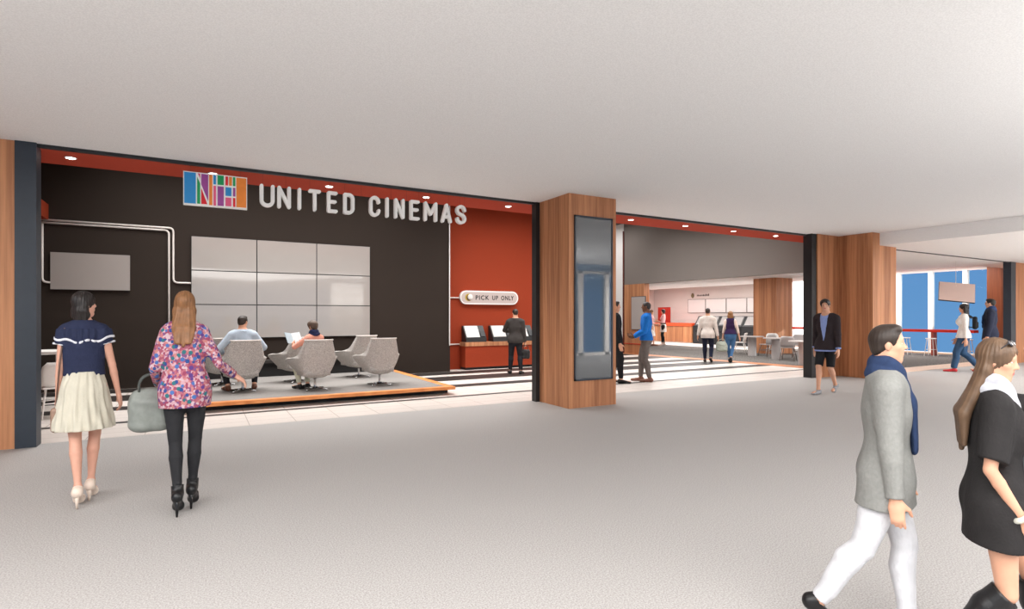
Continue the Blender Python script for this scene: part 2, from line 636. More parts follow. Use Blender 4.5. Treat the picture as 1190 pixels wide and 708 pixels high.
for x, l in ((-1.38, 'round recessed downlight at the far left end of the red soffit, by the navy post'),
             (0.16, 'round recessed downlight directly over the multicoloured logo panel'),
             (1.70, 'round recessed downlight just above the word UNITED'),
             (3.24, 'round recessed downlight just above the word CINEMAS'),
             (4.78, 'round recessed downlight over the bare red wall, next to the display column'),
             (7.62, 'round recessed downlight first right of the display column'),
             (9.16, 'round recessed downlight second right of the display column'),
             (10.70, 'round recessed downlight third right of the display column'),
             (12.22, 'round recessed downlight at the right end of the soffit by the black post')):
    downlight(x, l)

# ------------------------------------------------------------------ the sign: logo panel and letters hung under the header
LET = plain('brushed_sign_white', (246, 244, 240), 0.4, var=0.02)
sign = thing('cinema_sign', 'hanging shop sign with a multicoloured logo panel and white letters UNITED CINEMAS', 'sign', (0, 8.3, 2.93))
WIRE = plain('thin_steel_wire', (60, 50, 46), 0.4, metal=0.6)
bm = B((-0.18, 0.561, -0.03, 0.03, 0.0, 0.43))
panel = obj('logo_panel', bm, LET, sign, bevel=0.003)


def tile(pts, col, nm):
    """pts in zoomed photo coordinates -> panel u, v"""
    out = []
    for x, y in pts:
        u = (x - 155) / 870.0
        yt = 108 + (x - 155) * 0.107
        yb = 562 + (x - 155) * 0.083
        v = (y - yt) / (yb - yt)
        out.append((-0.18 + u * 0.741, 0.43 * (1 - v)))
    bm = bmesh.new()
    add_prism(bm, out, 1, -0.034, -0.028)
    obj('colour_tile', bm, plain('tile_' + nm, col, 0.45, var=0.02), panel)


def rect(x0, x1, y0, y1):
    s0, s1 = 0, (x1 - x0) * 0.1
    return [(x0, y0), (x1, y0 + s1), (x1, y1 + s1 * 0.8), (x0, y1)]


Cb, Cg, Cp, Cv, Cr, Co_ = ((36, 142, 208), 'blue'), ((0, 160, 88), 'green'), ((232, 90, 132), 'pink'), ((158, 70, 150), 'violet'), ((224, 14, 34), 'red'), ((240, 136, 44), 'orange')
for pts, c in (
        (rect(167, 320, 122, 542), Cb), ([(345, 143), (378, 147), (378, 212)], Cp),
        ([(337, 190), (378, 280), (378, 556), (337, 552)], Cg), ([(392, 340), (473, 562), (392, 557)], Cr),
        ([(392, 150), (485, 160), (485, 520), (392, 292)], Cv), (rect(498, 541, 160, 572), Co_),
        (rect(556, 590, 165, 290), Cb), (rect(612, 697, 168, 296), Cg), (rect(720, 756, 182, 304), Cr),
        (rect(770, 811, 188, 308), Co_), (rect(825, 858, 193, 316), Cg), (rect(556, 590, 310, 578), Cp),
        (rect(612, 697, 316, 580), Cv), (rect(720, 803, 330, 446), Cb), (rect(825, 858, 336, 456), Cv),
        (rect(720, 803, 468, 585), Cp), (rect(825, 858, 474, 596), Cr), (rect(872, 1013, 200, 600), Co_)):
    tile(pts, c[0], c[1])

STW = 0.047


def arc(cx, cy, rx, ry, a0, a1, n=10):
    return [(cx + rx * math.cos(math.radians(a0 + (a1 - a0) * i / n)), cy + ry * math.sin(math.radians(a0 + (a1 - a0) * i / n))) for i in range(n + 1)]


def glyph(ch):
    """strokes in a box 0..w x 0..1"""
    w = 0.50
    if ch == 'U':
        return w, [[(0, 1), (0, .25)] + arc(.25, .25, .25, .25, 180, 360) + [(w, .25), (w, 1)]]
    if ch == 'N':
        return w, [[(0, 0), (0, 1)], [(0, 1), (w, 0)], [(w, 0), (w, 1)]]
    if ch == 'I':
        return 0.0, [[(0, 0), (0, 1)]]
    if ch == 'T':
        return 0.56, [[(0, 1), (.56, 1)], [(.28, 1), (.28, 0)]]
    if ch == 'E':
        return .42, [[(.42, 1), (0, 1), (0, 0), (.42, 0)], [(0, .52), (.36, .52)]]
    if ch == 'D':
        return w, [[(0, 0), (0, 1), (.25, 1)] + arc(.25, .75, .25, .25, 90, 0) + [(w, .25)] + arc(.25, .25, .25, .25, 0, -90) + [(0, 0)]]
    if ch == 'C':
        return w, [[(w, .74)] + arc(.25, .75, .25, .25, 0, 180) + [(0, .25)] + arc(.25, .25, .25, .25, 180, 360) + [(w, .26)]]
    if ch == 'M':
        return .62, [[(0, 0), (0, 1)], [(0, 1), (.31, .35), (.62, 1)], [(.62, 1), (.62, 0)]]
    if ch == 'A':
        return .56, [[(0, 0), (.28, 1), (.56, 0)], [(.09, .28), (.47, .28)]]
    if ch == 'S':
        return w, [[(w, .76)] + arc(.25, .76, .25, .24, 0, 180)[:] + arc(.25, .76, .25, .24, 180, 235, 4) + [(.36, .47)] + arc(.25, .24, .25, .24, 50, 0, 4) + arc(.25, .24, .25, .24, 0, -180) + [(0, .24)]]


def stroke_bm(strokes, sx, sz, th, y0, y1):
    bm = bmesh.new()
    h = th / 2
    e = 0
    for st in strokes:
        P = [Vector((p[0] * sx, p[1] * sz)) for p in st]
        for a, b in zip(P, P[1:]):
            d = b - a
            if d.length < 1e-6:
                continue
            d.normalize()
            n = Vector((-d.y, d.x)) * h
            e += .0002
            add_prism(bm, [a - n, b - n, b + n, a + n], 1, y0 - e, y1)
        for p in P:
            e += .0002
            add_cyl(bm, (p.x, y0 - e, p.y), (p.x, y1, p.y), h, n=14)
    return bm


LX = [0.745, 1.03, 1.335, 1.50, 1.79, 2.05, 2.50, 2.795, 2.955, 3.225, 3.465, 3.735, 0]
word = 'UNITEDCINEMAS'
# left edge of every letter measured along the facade
pxl = [(304, 317), (324.5, 336), (348, 348), (360.5, 371), (382, 390.5), (401, 410), (431, 440), (450, 450), (460, 468.5), (478, 486), (494.5, 506.5), (514.5, 523.5), (531.5, 540)]
for ch, (a, b_) in zip(word, pxl):
    w0, st = glyph(ch)
    xa = x_on_y(a, 8.28)
    xb = x_on_y(b_, 8.28)
    sx = (xb - xa) / w0 if w0 else 1
    bm = stroke_bm(st, sx, 0.262, STW, -0.03, 0.03)
    o = obj('letter', bm, LET, sign)
    o.location = (xa, 0, 0.085)
for x in (-0.1, 0.48, 0.76, 1.05, 1.37, 1.65, 1.86, 2.1, 2.55, 2.8, 3.0, 3.2, 3.5, 3.7, 3.78):
    bm = bmesh.new()
    add_cyl(bm, (x, 0.0, 0.33), (x, 0.0, 0.53), 0.0012, n=6)
    obj('hanging_wire', bm, WIRE, sign)

# ------------------------------------------------------------------ video wall: nine glossy panels
SCR = plain('screen_glass_light', (160, 154, 149), 0.05, spec=0.6, var=0.02, vscale=2)
SXs = [-0.155, 1.132, 2.426, 3.70]
SZ = [3.217, 2.481, 1.743, 1.0]
rowname = ['top', 'middle', 'bottom']
colname = ['left', 'centre', 'right']
for r in range(3):
    for c in range(3):
        t = thing('video_wall_panel', 'pale glossy screen, %s row and %s column of the nine-screen video wall' % (rowname[r], colname[c]), 'screen',
                  ((SXs[c] + SXs[c + 1]) / 2, 13.8, SZ[r + 1]), group='screens of the video wall')
        w2 = (SXs[c + 1] - SXs[c]) / 2
        hh = SZ[r] - SZ[r + 1]
        obj('housing', B((-w2 + 0.001, w2 - 0.001, -0.045, 0, 0.001, hh - 0.001)), BLACK, t)
        obj('screen', B((-w2 + 0.010, w2 - 0.010, -0.05, -0.044, 0.010, hh - 0.010)), SCR, t)

t = thing('menu_screen', 'single small pale wide screen on the dark wall, left of the video wall', 'screen', (-1.876, 13.796, 2.015))
obj('housing', B((-0.63, 0.63, -0.04, 0, 0.01, 0.71)), BLACK, t)
obj('screen', B((-0.6375, 0.6375, -0.05, -0.03, 0, 0.72)), plain('screen_matt_light', (158, 150, 145), 0.3, var=0.02, vscale=2), t)

# ------------------------------------------------------------------ white conduit lines on the walls


def pipe(pts, lbl, r=0.02, rad=0.09):
    bm = bmesh.new()
    add_tube(bm, rounded(pts, rad), r, n=8)
    return tag(obj('wall_pipe', bm, PIPE, smooth=True), lbl, 'pipe', 'white pipe lines on the walls')


yw = 13.775
pipe([(-2.93, yw, 3.355), (-0.48, yw, 3.355), (-0.48, yw, 2.2), (-0.15, yw, 2.2)], 'long white wall pipe running into the left edge of the video wall')
pipe([(-2.93, yw, 3.30), (-0.56, yw, 3.30), (-0.56, yw, 0.1)], 'white wall pipe running down behind the woman in the floral blouse, inner of the pair')
pipe([(-2.64, yw, 3.28), (-2.64, yw, 2.145), (-2.51, yw, 2.145)], 'short white pipe bent into the left edge of the small wide screen')
pipe([(5.93, 14.275, 4.6), (5.93, 14.275, 2.0), (6.36, 14.275, 2.0)], 'white pipe bending into the PICK UP ONLY sign')
pipe([(5.84, 13.775, 4.6), (5.84, 13.775, 0.75), (5.845, 13.775, 0.7)], 'white pipe straight down the end of the dark wall', 0.016, 0.02)
pipe([(5.90, 14.275, 1.2), (5.90, 14.275, 0.70), (6.42, 14.275, 0.70)], 'white pipe bending into the side of the red pick-up counter')

# ------------------------------------------------------------------ PICK UP ONLY sign
t = thing('pickup_sign', 'pill-shaped pale lightbox reading PICK UP ONLY on the red wall', 'sign', (7.28, 14.3, 2.015))


def pill(w, h, n=14):
    r = h / 2
    return [(w / 2 - r + r * math.cos(a), r * math.sin(a)) for a in [(-PI / 2 + PI * i / n) for i in range(n + 1)]] + \
           [(-w / 2 + r + r * math.cos(a), r * math.sin(a)) for a in [(PI / 2 + PI * i / n) for i in range(n + 1)]]


bm = bmesh.new()
add_prism(bm, pill(1.87, 0.385), 1, -0.09, 0)
obj('rim', bm, LET, t)
bm = bmesh.new()
add_prism(bm, pill(1.80, 0.315), 1, -0.093, -0.085)
obj('sign_face', bm, plain('sign_face_grey', (196, 182, 176), 0.4, var=0.02), t)
INK = plain('black_ink', (44, 38, 38), 0.6, var=0.02)
for word_, x0_, w_ in (('PICK', -0.46, 0.43), ('UP', 0.07, 0.19), ('ONLY', 0.36, 0.42)):
    bm = text_bm(word_, 0.175, 1.22, 0.003)
    xs = [v.co.x for v in bm.verts]
    sc = w_ / (max(xs) - min(xs))
    for v in bm.verts:
        v.co.x = (v.co.x - min(xs)) * sc + x0_
        v.co.y -= 0.094
        v.co.z -= 0.06
    obj('lettering', bm, INK, t)
e = obj('emblem', B((-0.001, 0.001, -0.09, -0.088, -0.001, 0.001)), plain('emblem_gold', (190, 160, 60), 0.4, var=0.05), t)
bm = bmesh.new()
add_prism(bm, [(-0.68 + 0.105 * math.cos(a), 0.105 * math.sin(a)) for a in [2 * PI * i / 28 for i in range(28)]], 1, -0.097, -0.09)
e.data = obj('emblem_gold_disc', bm, MATS['emblem_gold']).data
bpy.data.objects.remove(bpy.data.objects['emblem_gold_disc'])
bm = bmesh.new()
add_prism(bm, [(-0.665 + 0.075 * math.cos(a), -0.01 + 0.085 * math.sin(a)) for a in [2 * PI * i / 28 for i in range(28)]], 1, -0.099, -0.096)
obj('emblem_inlay', bm, plain('emblem_brown', (96, 70, 40), 0.5), e)  # brown oval set on the gold disc
bmesh_o = bmesh.new()
bmesh.ops.create_uvsphere(bmesh_o, u_segments=20, v_segments=12, radius=0.08)
for v in bmesh_o.verts:
    v.co = Vector((v.co.x - 0.63, v.co.y * 0.3 - 0.10, v.co.z + 0.012))
obj('white_ball', bmesh_o, WHITE, e, smooth=True)

# ------------------------------------------------------------------ pick-up counter and its kiosks
t = thing('pickup_counter', 'red pick-up counter with a wooden top along the red wall', 'counter', (6.37, 13.9, 0))
obj('body', B((0, 3.2, 0.02, 0.4, 0.07, 0.655)), REDWALL, t)
obj('plinth', B((0.03, 3.18, 0.06, 0.4, 0.0, 0.07)), BLACKM, t)
obj('countertop', B((-0.01, 3.2, 0.0, 0.4, 0.655, 0.765)), WOOD, t, bevel=0.004)


def kiosk(x, lbl):
    t = thing('tablet_kiosk', lbl, 'kiosk', (x, 13.98, 0.765), group='tablet kiosks on the pick-up counter')
    bm = bmesh.new()
    add_prism(bm, [(-0.02, 0), (0.30, 0), (0.30, 0.45), (0.22, 0.45), (0.0, 0.12), (-0.02, 0.12)], 0, 0.0, 0.62)
    obj('housing', bm, plain('kiosk_charcoal', (38, 40, 42), 0.45, var=0.04), t, bevel=0.004)
    a = math.atan2(0.33, 0.22)
    M = Matrix.Translation((0, 0.0, 0.12)) @ Matrix.Rotation(a, 4, 'X')
    bm = bmesh.new()
    add_box(bm, 0.03, 0.43, 0.015, 0.385, 0, 0.012, M)
    obj('screen', bm, plain('kiosk_screen_white', (206, 201, 197), 0.25, var=0.01), t, bevel=0.003)
    bm = bmesh.new()
    add_box(bm, 0.46, 0.60, 0.02, 0.20, 0, 0.03, M)
    obj('card_reader', bm, BLACK, t, bevel=0.004)
    return t


kiosk(6.42, 'black kiosk with slanted white screen at the left end of the pick-up counter')
kiosk(7.26, 'black kiosk with slanted white screen left of the man in dark jacket')
kiosk(8.0, 'black kiosk with slanted white screen right of the man in dark jacket, beside the column')

# ------------------------------------------------------------------ display let into the column
t = thing('column_display', 'tall dark glass display set into the front of the wooden column', 'display', (5.67, 7.325, 0.44))
obj('frame', B((-0.395, -0.365, -0.022, 0, 0, 2.69), (0.365, 0.395, -0.022, 0, 0, 2.69), (-0.395, 0.395, -0.022, 0, 2.66, 2.69), (-0.395, 0.395, -0.022, 0, 0, 0.03)), NAVY, t)
gm, gnt, gb = new_mat('dark_mirror_glass')
gb.inputs['Base Color'].default_value = (*lin((76, 82, 86)), 1)
gb.inputs['Roughness'].default_value = 0.03
gb.inputs['Specular IOR Level'].default_value = 1.0
gb.inputs['IOR'].default_value = 1.9
obj('screen', B((-0.366, 0.366, -0.014, 0, 0.029, 2.661)), gm, t)

# ------------------------------------------------------------------ platform and its low bench
PZ = 0.15
t = thing('seating_platform', 'low carpeted platform edged in oak in front of the video wall', 'platform', (0, 0, 0))
obj('base', B((-0.1, 4.20, 10.0, 13.6, 0.0, 0.10)), BLACKM, t)
obj('deck', B((-0.25, 4.09, 9.86, 13.78, 0.10, PZ)), CARPET, t)
bm = bmesh.new()
add_box(bm, -0.25, 4.24, 9.72, 9.87, 0.098, PZ + 0.003)
add_box(bm, 4.09, 4.24, 9.87, 13.62, 0.098, PZ + 0.003)
obj('edge_trim', bm, WOOD_H, t)
t = thing('low_bench', 'long low black bench under the video wall', 'bench', (1.75, 13.3, PZ))
obj('body', B((-2.0, 2.05, 0.06, 0.43, 0.003, 0.30)), BLACKM, t)
obj('bench_top', B((-2.0, 2.1, 0.0, 0.43, 0.30, 0.36)), plain('bench_top_charcoal', (46, 42, 40), 0.5, var=0.04), t, bevel=0.004)

# ------------------------------------------------------------------ swivel lounge chairs
UPH = speckle('grey_tweed', (152, 147, 142), (206, 201, 196), 90, rough=0.95, spec=0.1)
UPH_P = plain('pale_piping', (214, 206, 200), 0.8, var=0.03)


def lerp_tab(tab, z):
    for (z0, v0), (z1, v1) in zip(tab, tab[1:]):
        if z <= z1:
            t = max(0, (z - z0) / (z1 - z0))
            return v0 + (v1 - v0) * t
    return tab[-1][1]


def make_lounge(lbl):
    t = thing('lounge_chair', lbl, 'chair', group='grey swivel lounge chairs on the platform')
    # x right, y forward (sitter looks towards +y)
    WB = [(0.26, 0.17), (0.34, 0.24), (0.48, 0.29), (0.62, 0.31), (0.80, 0.275), (1.02, 0.235)]
    LL = [(0.26, 0.30), (0.34, 0.44), (0.48, 0.54), (0.60, 0.60), (0.625, 0.58), (0.66, 0.30), (0.72, 0.15), (0.80, 0.09), (1.02, 0.05)]
    FL = [(0.26, 0.02), (0.34, 0.05), (0.48, 0.10), (0.60, 0.17), (0.64, 0.16), (0.70, 0.05), (1.02, 0.01)]
    zs = [0.26, 0.30, 0.34, 0.41, 0.48, 0.55, 0.60, 0.625, 0.645, 0.665, 0.69, 0.72, 0.76, 0.82, 0.88, 0.95, 1.0, 1.02]
    us = [i / 14 for i in range(-14, 15)]

    def pt(u, z):
        wb, L, fl = lerp_tab(WB, z), lerp_tab(LL, z), lerp_tab(FL, z)
        yb = -0.20 - 0.30 * (z - 0.3)
        a = abs(u)
        s = 1 if u > 0 else -1
        if a < 0.45:
            k = a / 0.45
            return Vector((s * wb * k, yb + 0.05 * k ** 3, z))
        k = (a - 0.45) / 0.55
        return Vector((s * (wb + fl * k ** 0.8), yb + 0.05 + L * k, z))
    bm = bmesh.new()
    G = [[bm.verts.new(pt(u, z)) for u in us] for z in zs]
    for i in range(len(zs) - 1):
        for j in range(len(us) - 1):
            bm.faces.new([G[i][j], G[i][j + 1], G[i + 1][j + 1], G[i + 1][j]])
    # close the bowl below the seat
    cb = [bm.verts.new(pt(u, 0.26) * 0.55 + Vector((0, 0.0, 0.22 * 0.45))) for u in us]
    for j in range(len(us) - 1):
        bm.faces.new([cb[j], cb[j + 1], G[0][j + 1], G[0][j]])
    bm.faces.new(cb)
    bmesh.ops.recalc_face_normals(bm, faces=bm.faces)
    bmesh.ops.solidify(bm, geom=bm.faces[:], thickness=0.045)
    sh = obj('shell', bm, UPH, t, smooth=True)
    md = sh.modifiers.new('soft', 'SUBSURF')
    md.levels = md.render_levels = 1
    bm = bmesh.new()
    add_tube(bm, [pt(u, 1.025) + Vector((0, 0.0, 0.004)) for u in us], 0.014, n=8)
    obj('piping', bm, UPH_P, sh, smooth=True)
    bm = bmesh.new()
    add_prism(bm, [(-0.23, -0.22), (0.23, -0.22), (0.29, 0.28), (0.2, 0.36), (-0.2, 0.36), (-0.29, 0.28)], 2, 0.30, 0.43)
    c = obj('seat_cushion', bm, UPH, t, bevel=0.035, smooth=True, seg=3)
    bm = bmesh.new()
    add_lathe(bm, [(0.028, 0.02), (0.022, 0.05), (0.020, 0.20), (0.03, 0.24), (0.10, 0.26), (0.10, 0.27)], n=16)
    obj('pedestal', bm, CHROME, t, smooth=True)
    for k in range(4):
        a = PI / 4 + k * PI / 2
        bm = bmesh.new()
        add_tube(bm, [(0.02 * math.cos(a), 0.02 * math.sin(a), 0.05), (0.15 * math.cos(a), 0.15 * math.sin(a), 0.03), (0.27 * math.cos(a), 0.27 * math.sin(a), 0.014)], [0.018, 0.016, 0.013], n=8)
        obj('foot', bm, CHROME, t, smooth=True)
    return t


lounge_spots = [
    (282, 455, 6, 'grey lounge chair with the man in the pale blue jacket sitting in it'),
    (366, 453, 2, 'grey lounge chair with the person in the coral top sitting in it'),
    (441, 447.5, -2, 'empty grey lounge chair closest to the pointed platform corner'),
    (258, 447.5, 14, 'grey lounge chair directly behind the seated man in pale blue'),
    (345, 444, 16, 'grey lounge chair directly behind the seated person in coral'),
    (417, 438.5, 16, 'empty grey lounge chair nearest the right end of the low bench')]
lc0 = None
LOUNGE = []
for px, py, rz, lbl in lounge_spots:
    x, y, dd = flo(px, py, PZ)
    if lc0 is None:
        lc0 = make_lounge(lbl)
        o = lc0
    else:
        o = copy_tree(lc0)
        o['label'] = lbl
    o.location = (x, y, PZ + 0.003)
    o.rotation_euler = (0, 0, math.radians(rz))
    o.scale = (0.98, 0.98, 0.89)
    LOUNGE.append(o)

# ------------------------------------------------------------------ white cafe table and chairs by the left post
t = thing('high_table', 'white cafe table by the navy post, behind the woman in the navy blouse', 'table', (-2.33, 11.3, 0))
obj('tabletop', B((-0.5, 0.5, -0.4, 0.4, 0.90, 0.945)), WHITE, t, bevel=0.006)
for sx in (-1, 1):
    for sy in (-1, 1):
        bm = bmesh.new()
        add_cyl(bm, (sx * 0.42, sy * 0.3, 0), (sx * 0.40, sy * 0.28, 0.9), 0.022, n=10)
        obj('leg', bm, WHITE, t, smooth=False)


def make_cafe_chair(lbl, m, group, legm=None):
    t = thing('cafe_chair', lbl, 'chair', group=group)
    legm = legm or m
    # seat faces +y
    bm = bmesh.new()
    add_prism(bm, [(-0.2, -0.2), (0.2, -0.2), (0.22, 0.18), (0.16, 0.22), (-0.16, 0.22), (-0.22, 0.18)], 2, 0.43, 0.455)
    obj('seat', bm, m, t, bevel=0.008)
    bm = bmesh.new()
    n = 9
    front, back = [], []
    zz = [0.45, 0.55, 0.66, 0.76, 0.82]
    G = []
    for z in zz:
        row = []
        for i in range(n):
            u = -1 + 2 * i / (n - 1)
            wid = 0.20 + 0.03 * math.sin((z - 0.45) / 0.37 * PI) - (0.04 if z > 0.8 else 0)
            y = -0.2 - 0.22 * (z - 0.45) + 0.07 * u * u
            row.append(bm.verts.new((u * wid, y, z)))
        G.append(row)
    for a, b2 in zip(G, G[1:]):
        for i in range(n - 1):
            bm.faces.new([a[i], a[i + 1], b2[i + 1], b2[i]])
    bmesh.ops.recalc_face_normals(bm, faces=bm.faces)
    bmesh.ops.solidify(bm, geom=bm.faces[:], thickness=0.018)
    obj('backrest', bm, m, t, smooth=True)
    for sx in (-1, 1):
        for sy in (-1, 1):
            bm = bmesh.new()
            add_tube(bm, [(sx * 0.15, sy * 0.14, 0.44), (sx * 0.2, sy * 0.2, 0.2), (sx * 0.225, sy * 0.23, 0)], [0.016, 0.013, 0.010], n=8)
            obj('leg', bm, legm, t, smooth=True)
    bm = bmesh.new()
    add_cyl(bm, (-0.2, 0.2, 0.22), (0.2, 0.2, 0.22), 0.009, n=8)
    add_cyl(bm, (-0.2, -0.2, 0.22), (0.2, -0.2, 0.22), 0.009, n=8)
    add_cyl(bm, (-0.2, -0.2, 0.26), (-0.2, 0.2, 0.26), 0.009, n=8)
    add_cyl(bm, (0.2, -0.2, 0.26), (0.2, 0.2, 0.26), 0.009, n=8)
    obj('stretcher', bm, legm, t)
    return t


cc = make_cafe_chair('white cafe chair closest to the navy post, partly hidden by it', WHITE, 'white chairs at the left cafe table')
cc.location = (*flo(63, 484)[:2], 0)
cc.rotation_euler = (0, 0, math.radians(30))
for x, y, rz, l in ((*flo(92, 466)[:2], 80, 'white cafe chair behind the woman in navy, on the wall side of the cafe table'),):
    o = copy_tree(cc)
    o['label'] = l
    o.location = (x, y, 0)
    o.rotation_euler = (0, 0, math.radians(rz))

# ------------------------------------------------------------------ lobby: poster, snack counter, menu boards, ticket machines
t = thing('poster_board', 'blank grey poster board on the wood panel left of the man in blue', 'poster', (14.86, y_on_x(741.5, 14.82), 0.95))
obj('frame', B((-0.035, 0, -0.40, 0.40, 0, 1.3)), NAVY, t)
obj('poster', B((-0.04, -0.03, -0.38, 0.38, 0.02, 1.28)), plain('poster_grey', (172, 164, 160), 0.5, var=0.02), t)

t = thing('snack_counter', 'long wooden snack counter with an orange top, behind the two women', 'counter', (23.1, 21.35, 0.008))
obj('body', B((0.04, 0.7, 0, 3.6, 0.04, 0.92)), WOOD, t)
obj('plinth', B((0.08, 0.7, 0.02, 3.6, 0.0, 0.04)), WHITE, t)
obj('countertop', B((0, 0.74, -0.03, 3.6, 0.92, 1.09)), ORANGE, t, bevel=0.006)

ys = [y_on_x(p, 24.15) for p in (799.3, 820, 844, 868, 893)]
posn = ['leftmost, above the end of the snack counter', 'second from the left, above the man in the pale jacket', 'third from the left, above the woman in the purple vest', 'rightmost, partly behind the wood column']
MB_ = plain('menu_board_white', (224, 214, 210), 0.35, var=0.02)
for i in range(4):
    t = thing('menu_board', 'pale menu board, ' + posn[i], 'menu board', (24.2, (ys[i] + ys[i + 1]) / 2, 1.655), group='menu boards over the ticket machines')
    hw = abs(ys[i] - ys[i + 1]) / 2
    obj('frame', B((-0.05, 0, -hw, hw, 0, 0.76)), plain('board_frame_grey', (120, 108, 104), 0.5), t)
    obj('board', B((-0.06, -0.045, -hw + 0.03, hw - 0.03, 0.02, 0.74)), MB_, t)
# small emblem and lettering strokes over the boards
t = thing('wall_lettering', 'tiny dark emblem and lettering on the pale wall over the menu boards', 'sign', (24.2, y_on_x(812, 24.2), 2.62))
bm = bmesh.new()
add_lathe(bm, [(0.02, -0.14), (0.11, -0.05), (0.11, 0.05), (0.04, 0.15)], n=12)
for v in bm.verts:
    v.co = Vector((-0.02 + v.co.x * 0.1, v.co.y + 0.42, v.co.z))
obj('emblem', bm, plain('emblem_olive', (122, 104, 70), 0.5), t)
bm = bmesh.new()
yy = 0.12
for k, (hh, ww) in enumerate(((.09, .04), (.09, .07), (.07, .06), (.09, .05), (.08, .03), (.09, .07), (.08, .05), (.12, .04), (.09, .06), (.12, .05))):
    add_box(bm, -0.015, 0, yy - ww, yy, -0.04, -0.04 + hh)
    yy -= ww + 0.035
obj('lettering', bm, plain('letter_brown', (96, 84, 80), 0.6), t)

MACH = plain('machine_charcoal', (40, 40, 41), 0.4, var=0.05)
MSCR = plain('machine_screen', (150, 146, 144), 0.2, var=0.05)
mlab = ['beside the end of the orange-topped counter', 'hidden mostly by the man in the pale jacket', 'just left of the woman in the purple vest',
        'just right of the woman in the purple vest', 'with a wide grey screen, over the white chairs', 'cut off by the wood column']
m0 = None
ypos = [y_on_x(811.5, 23.15) - 0.76 * k for k in range(6)]
for i, y in enumerate(ypos):
    lbl = 'charcoal ticket machine ' + mlab[i]
    if m0 is None:
        t = thing('ticket_machine', lbl, 'ticket machine', group='ticket machines against the far wall')
        bm = bmesh.new()
        add_prism(bm, [(0, 0), (0.8, 0), (0.8, 1.47), (0.42, 1.47), (0.10, 0.98), (0, 0.96)], 1, -0.36, 0.36)
        obj('cabinet', bm, MACH, t, bevel=0.012)
        a = math.atan2(0.49, 0.32)
        M = Matrix.Translation((0.10, 0, 0.98)) @ Matrix.Rotation(-a, 4, 'Y')
        bm = bmesh.new()
        add_box(bm, 0.05, 0.54, -0.27, 0.27, 0.0, 0.012, M)
        obj('screen', bm, MSCR, t)
        obj('slot', B((-0.008, 0.002, -0.2, 0.2, 0.62, 0.70)), BLACKM, t)
        m0 = t
        o = t
    else:
        o = copy_tree(m0)
        o['label'] = lbl
    o.location = (23.15, y, 0.008)

# ------------------------------------------------------------------ red bar along the windows, stools
t = thing('window_bar', 'long red bar shelf running along the window wall', 'bar counter', (24.0, 8.9, 0))
obj('shelf', B((0, 0.35, 0.23, 7.9, 0.88, 0.98)), RAILRED, t, bevel=0.006)
for y in (1.55, 4.0, 7.85):
    obj('support', B((0.05, 0.33, y - 0.04, y + 0.04, 0, 0.88)), plain('support_red_brown', (170, 78, 58), 0.5), t)
st0 = None
for px, py, l in ((1082, 413, 'thin white wire stool by the reddish support of the red bar'),
                  (1052, 412, 'thin white wire stool at the red bar, just right of the wood column'),
                  (1124, 417, 'thin white wire stool at the red bar, behind the woman in the white sweater')):
    if st0 is None:
        t = thing('bar_stool', l, 'stool', group='white wire stools at the red bar')
        bm = bmesh.new()
        add_cyl(bm, (0, 0, 0.63), (0, 0, 0.66), 0.17, n=20)
        obj('seat', bm, WHITE, t, bevel=0.006)
        for k in range(4):
            a = PI / 4 + k * PI / 2
            bm = bmesh.new()
            add_cyl(bm, (0.13 * math.cos(a), 0.13 * math.sin(a), 0.63), (0.22 * math.cos(a), 0.22 * math.sin(a), 0), 0.012, n=8)
            obj('leg', bm, WHITE, t)
        bm = bmesh.new()
        add_tube(bm, [(0.185 * math.cos(PI / 4 + k * PI / 2), 0.185 * math.sin(PI / 4 + k * PI / 2), 0.24) for k in range(4)], 0.008, n=6, closed=True)
        obj('footrest', bm, WHITE, t)
        st0 = t
        o = t
    else:
        o = copy_tree(st0)
        o['label'] = l
    o.location = (23.72, y_on_x(px, 23.72), 0.003)

# ------------------------------------------------------------------ hanging monitor in front of the windows
d0 = 17.0
r0 = ray(1112)
mx_, my_ = r0[0] * d0, r0[1] * d0
mz = EYE + (YH - 339.5) / FPX * d0
t = thing('hanging_monitor', 'blank pinkish monitor hung from the ceiling, tilted, over the woman in white', 'monitor', (mx_, my_, mz), -(PI / 2 - YAW) + math.radians(-24))
M = Matrix.Rotation(math.radians(7), 4, 'Y') @ Matrix.Rotation(math.radians(-22), 4, 'X')
bm = bmesh.new()
add_box(bm, -0.45, 0.45, -0.0, 0.06, -0.31, 0.31, M)
obj('housing', bm, BLACK, t, bevel=0.004)
bm = bmesh.new()
add_box(bm, -0.445, 0.445, -0.008, 0.002, -0.305, 0.305, M)
obj('screen', bm, plain('monitor_screen', (206, 180, 170), 0.25, var=0.03, vscale=3), t)
bm = bmesh.new()
add_cyl(bm, (0.0, 0.1, 0.2), (0.0, 0.1, 3.36 - mz), 0.006, n=8)
add_cyl(bm, (0.0, 0.03, 0.2), (0.0, 0.1, 0.21), 0.006, n=8)
obj('hanging_rod', bm, plain('rod_white', (220, 216, 212), 0.5), t)

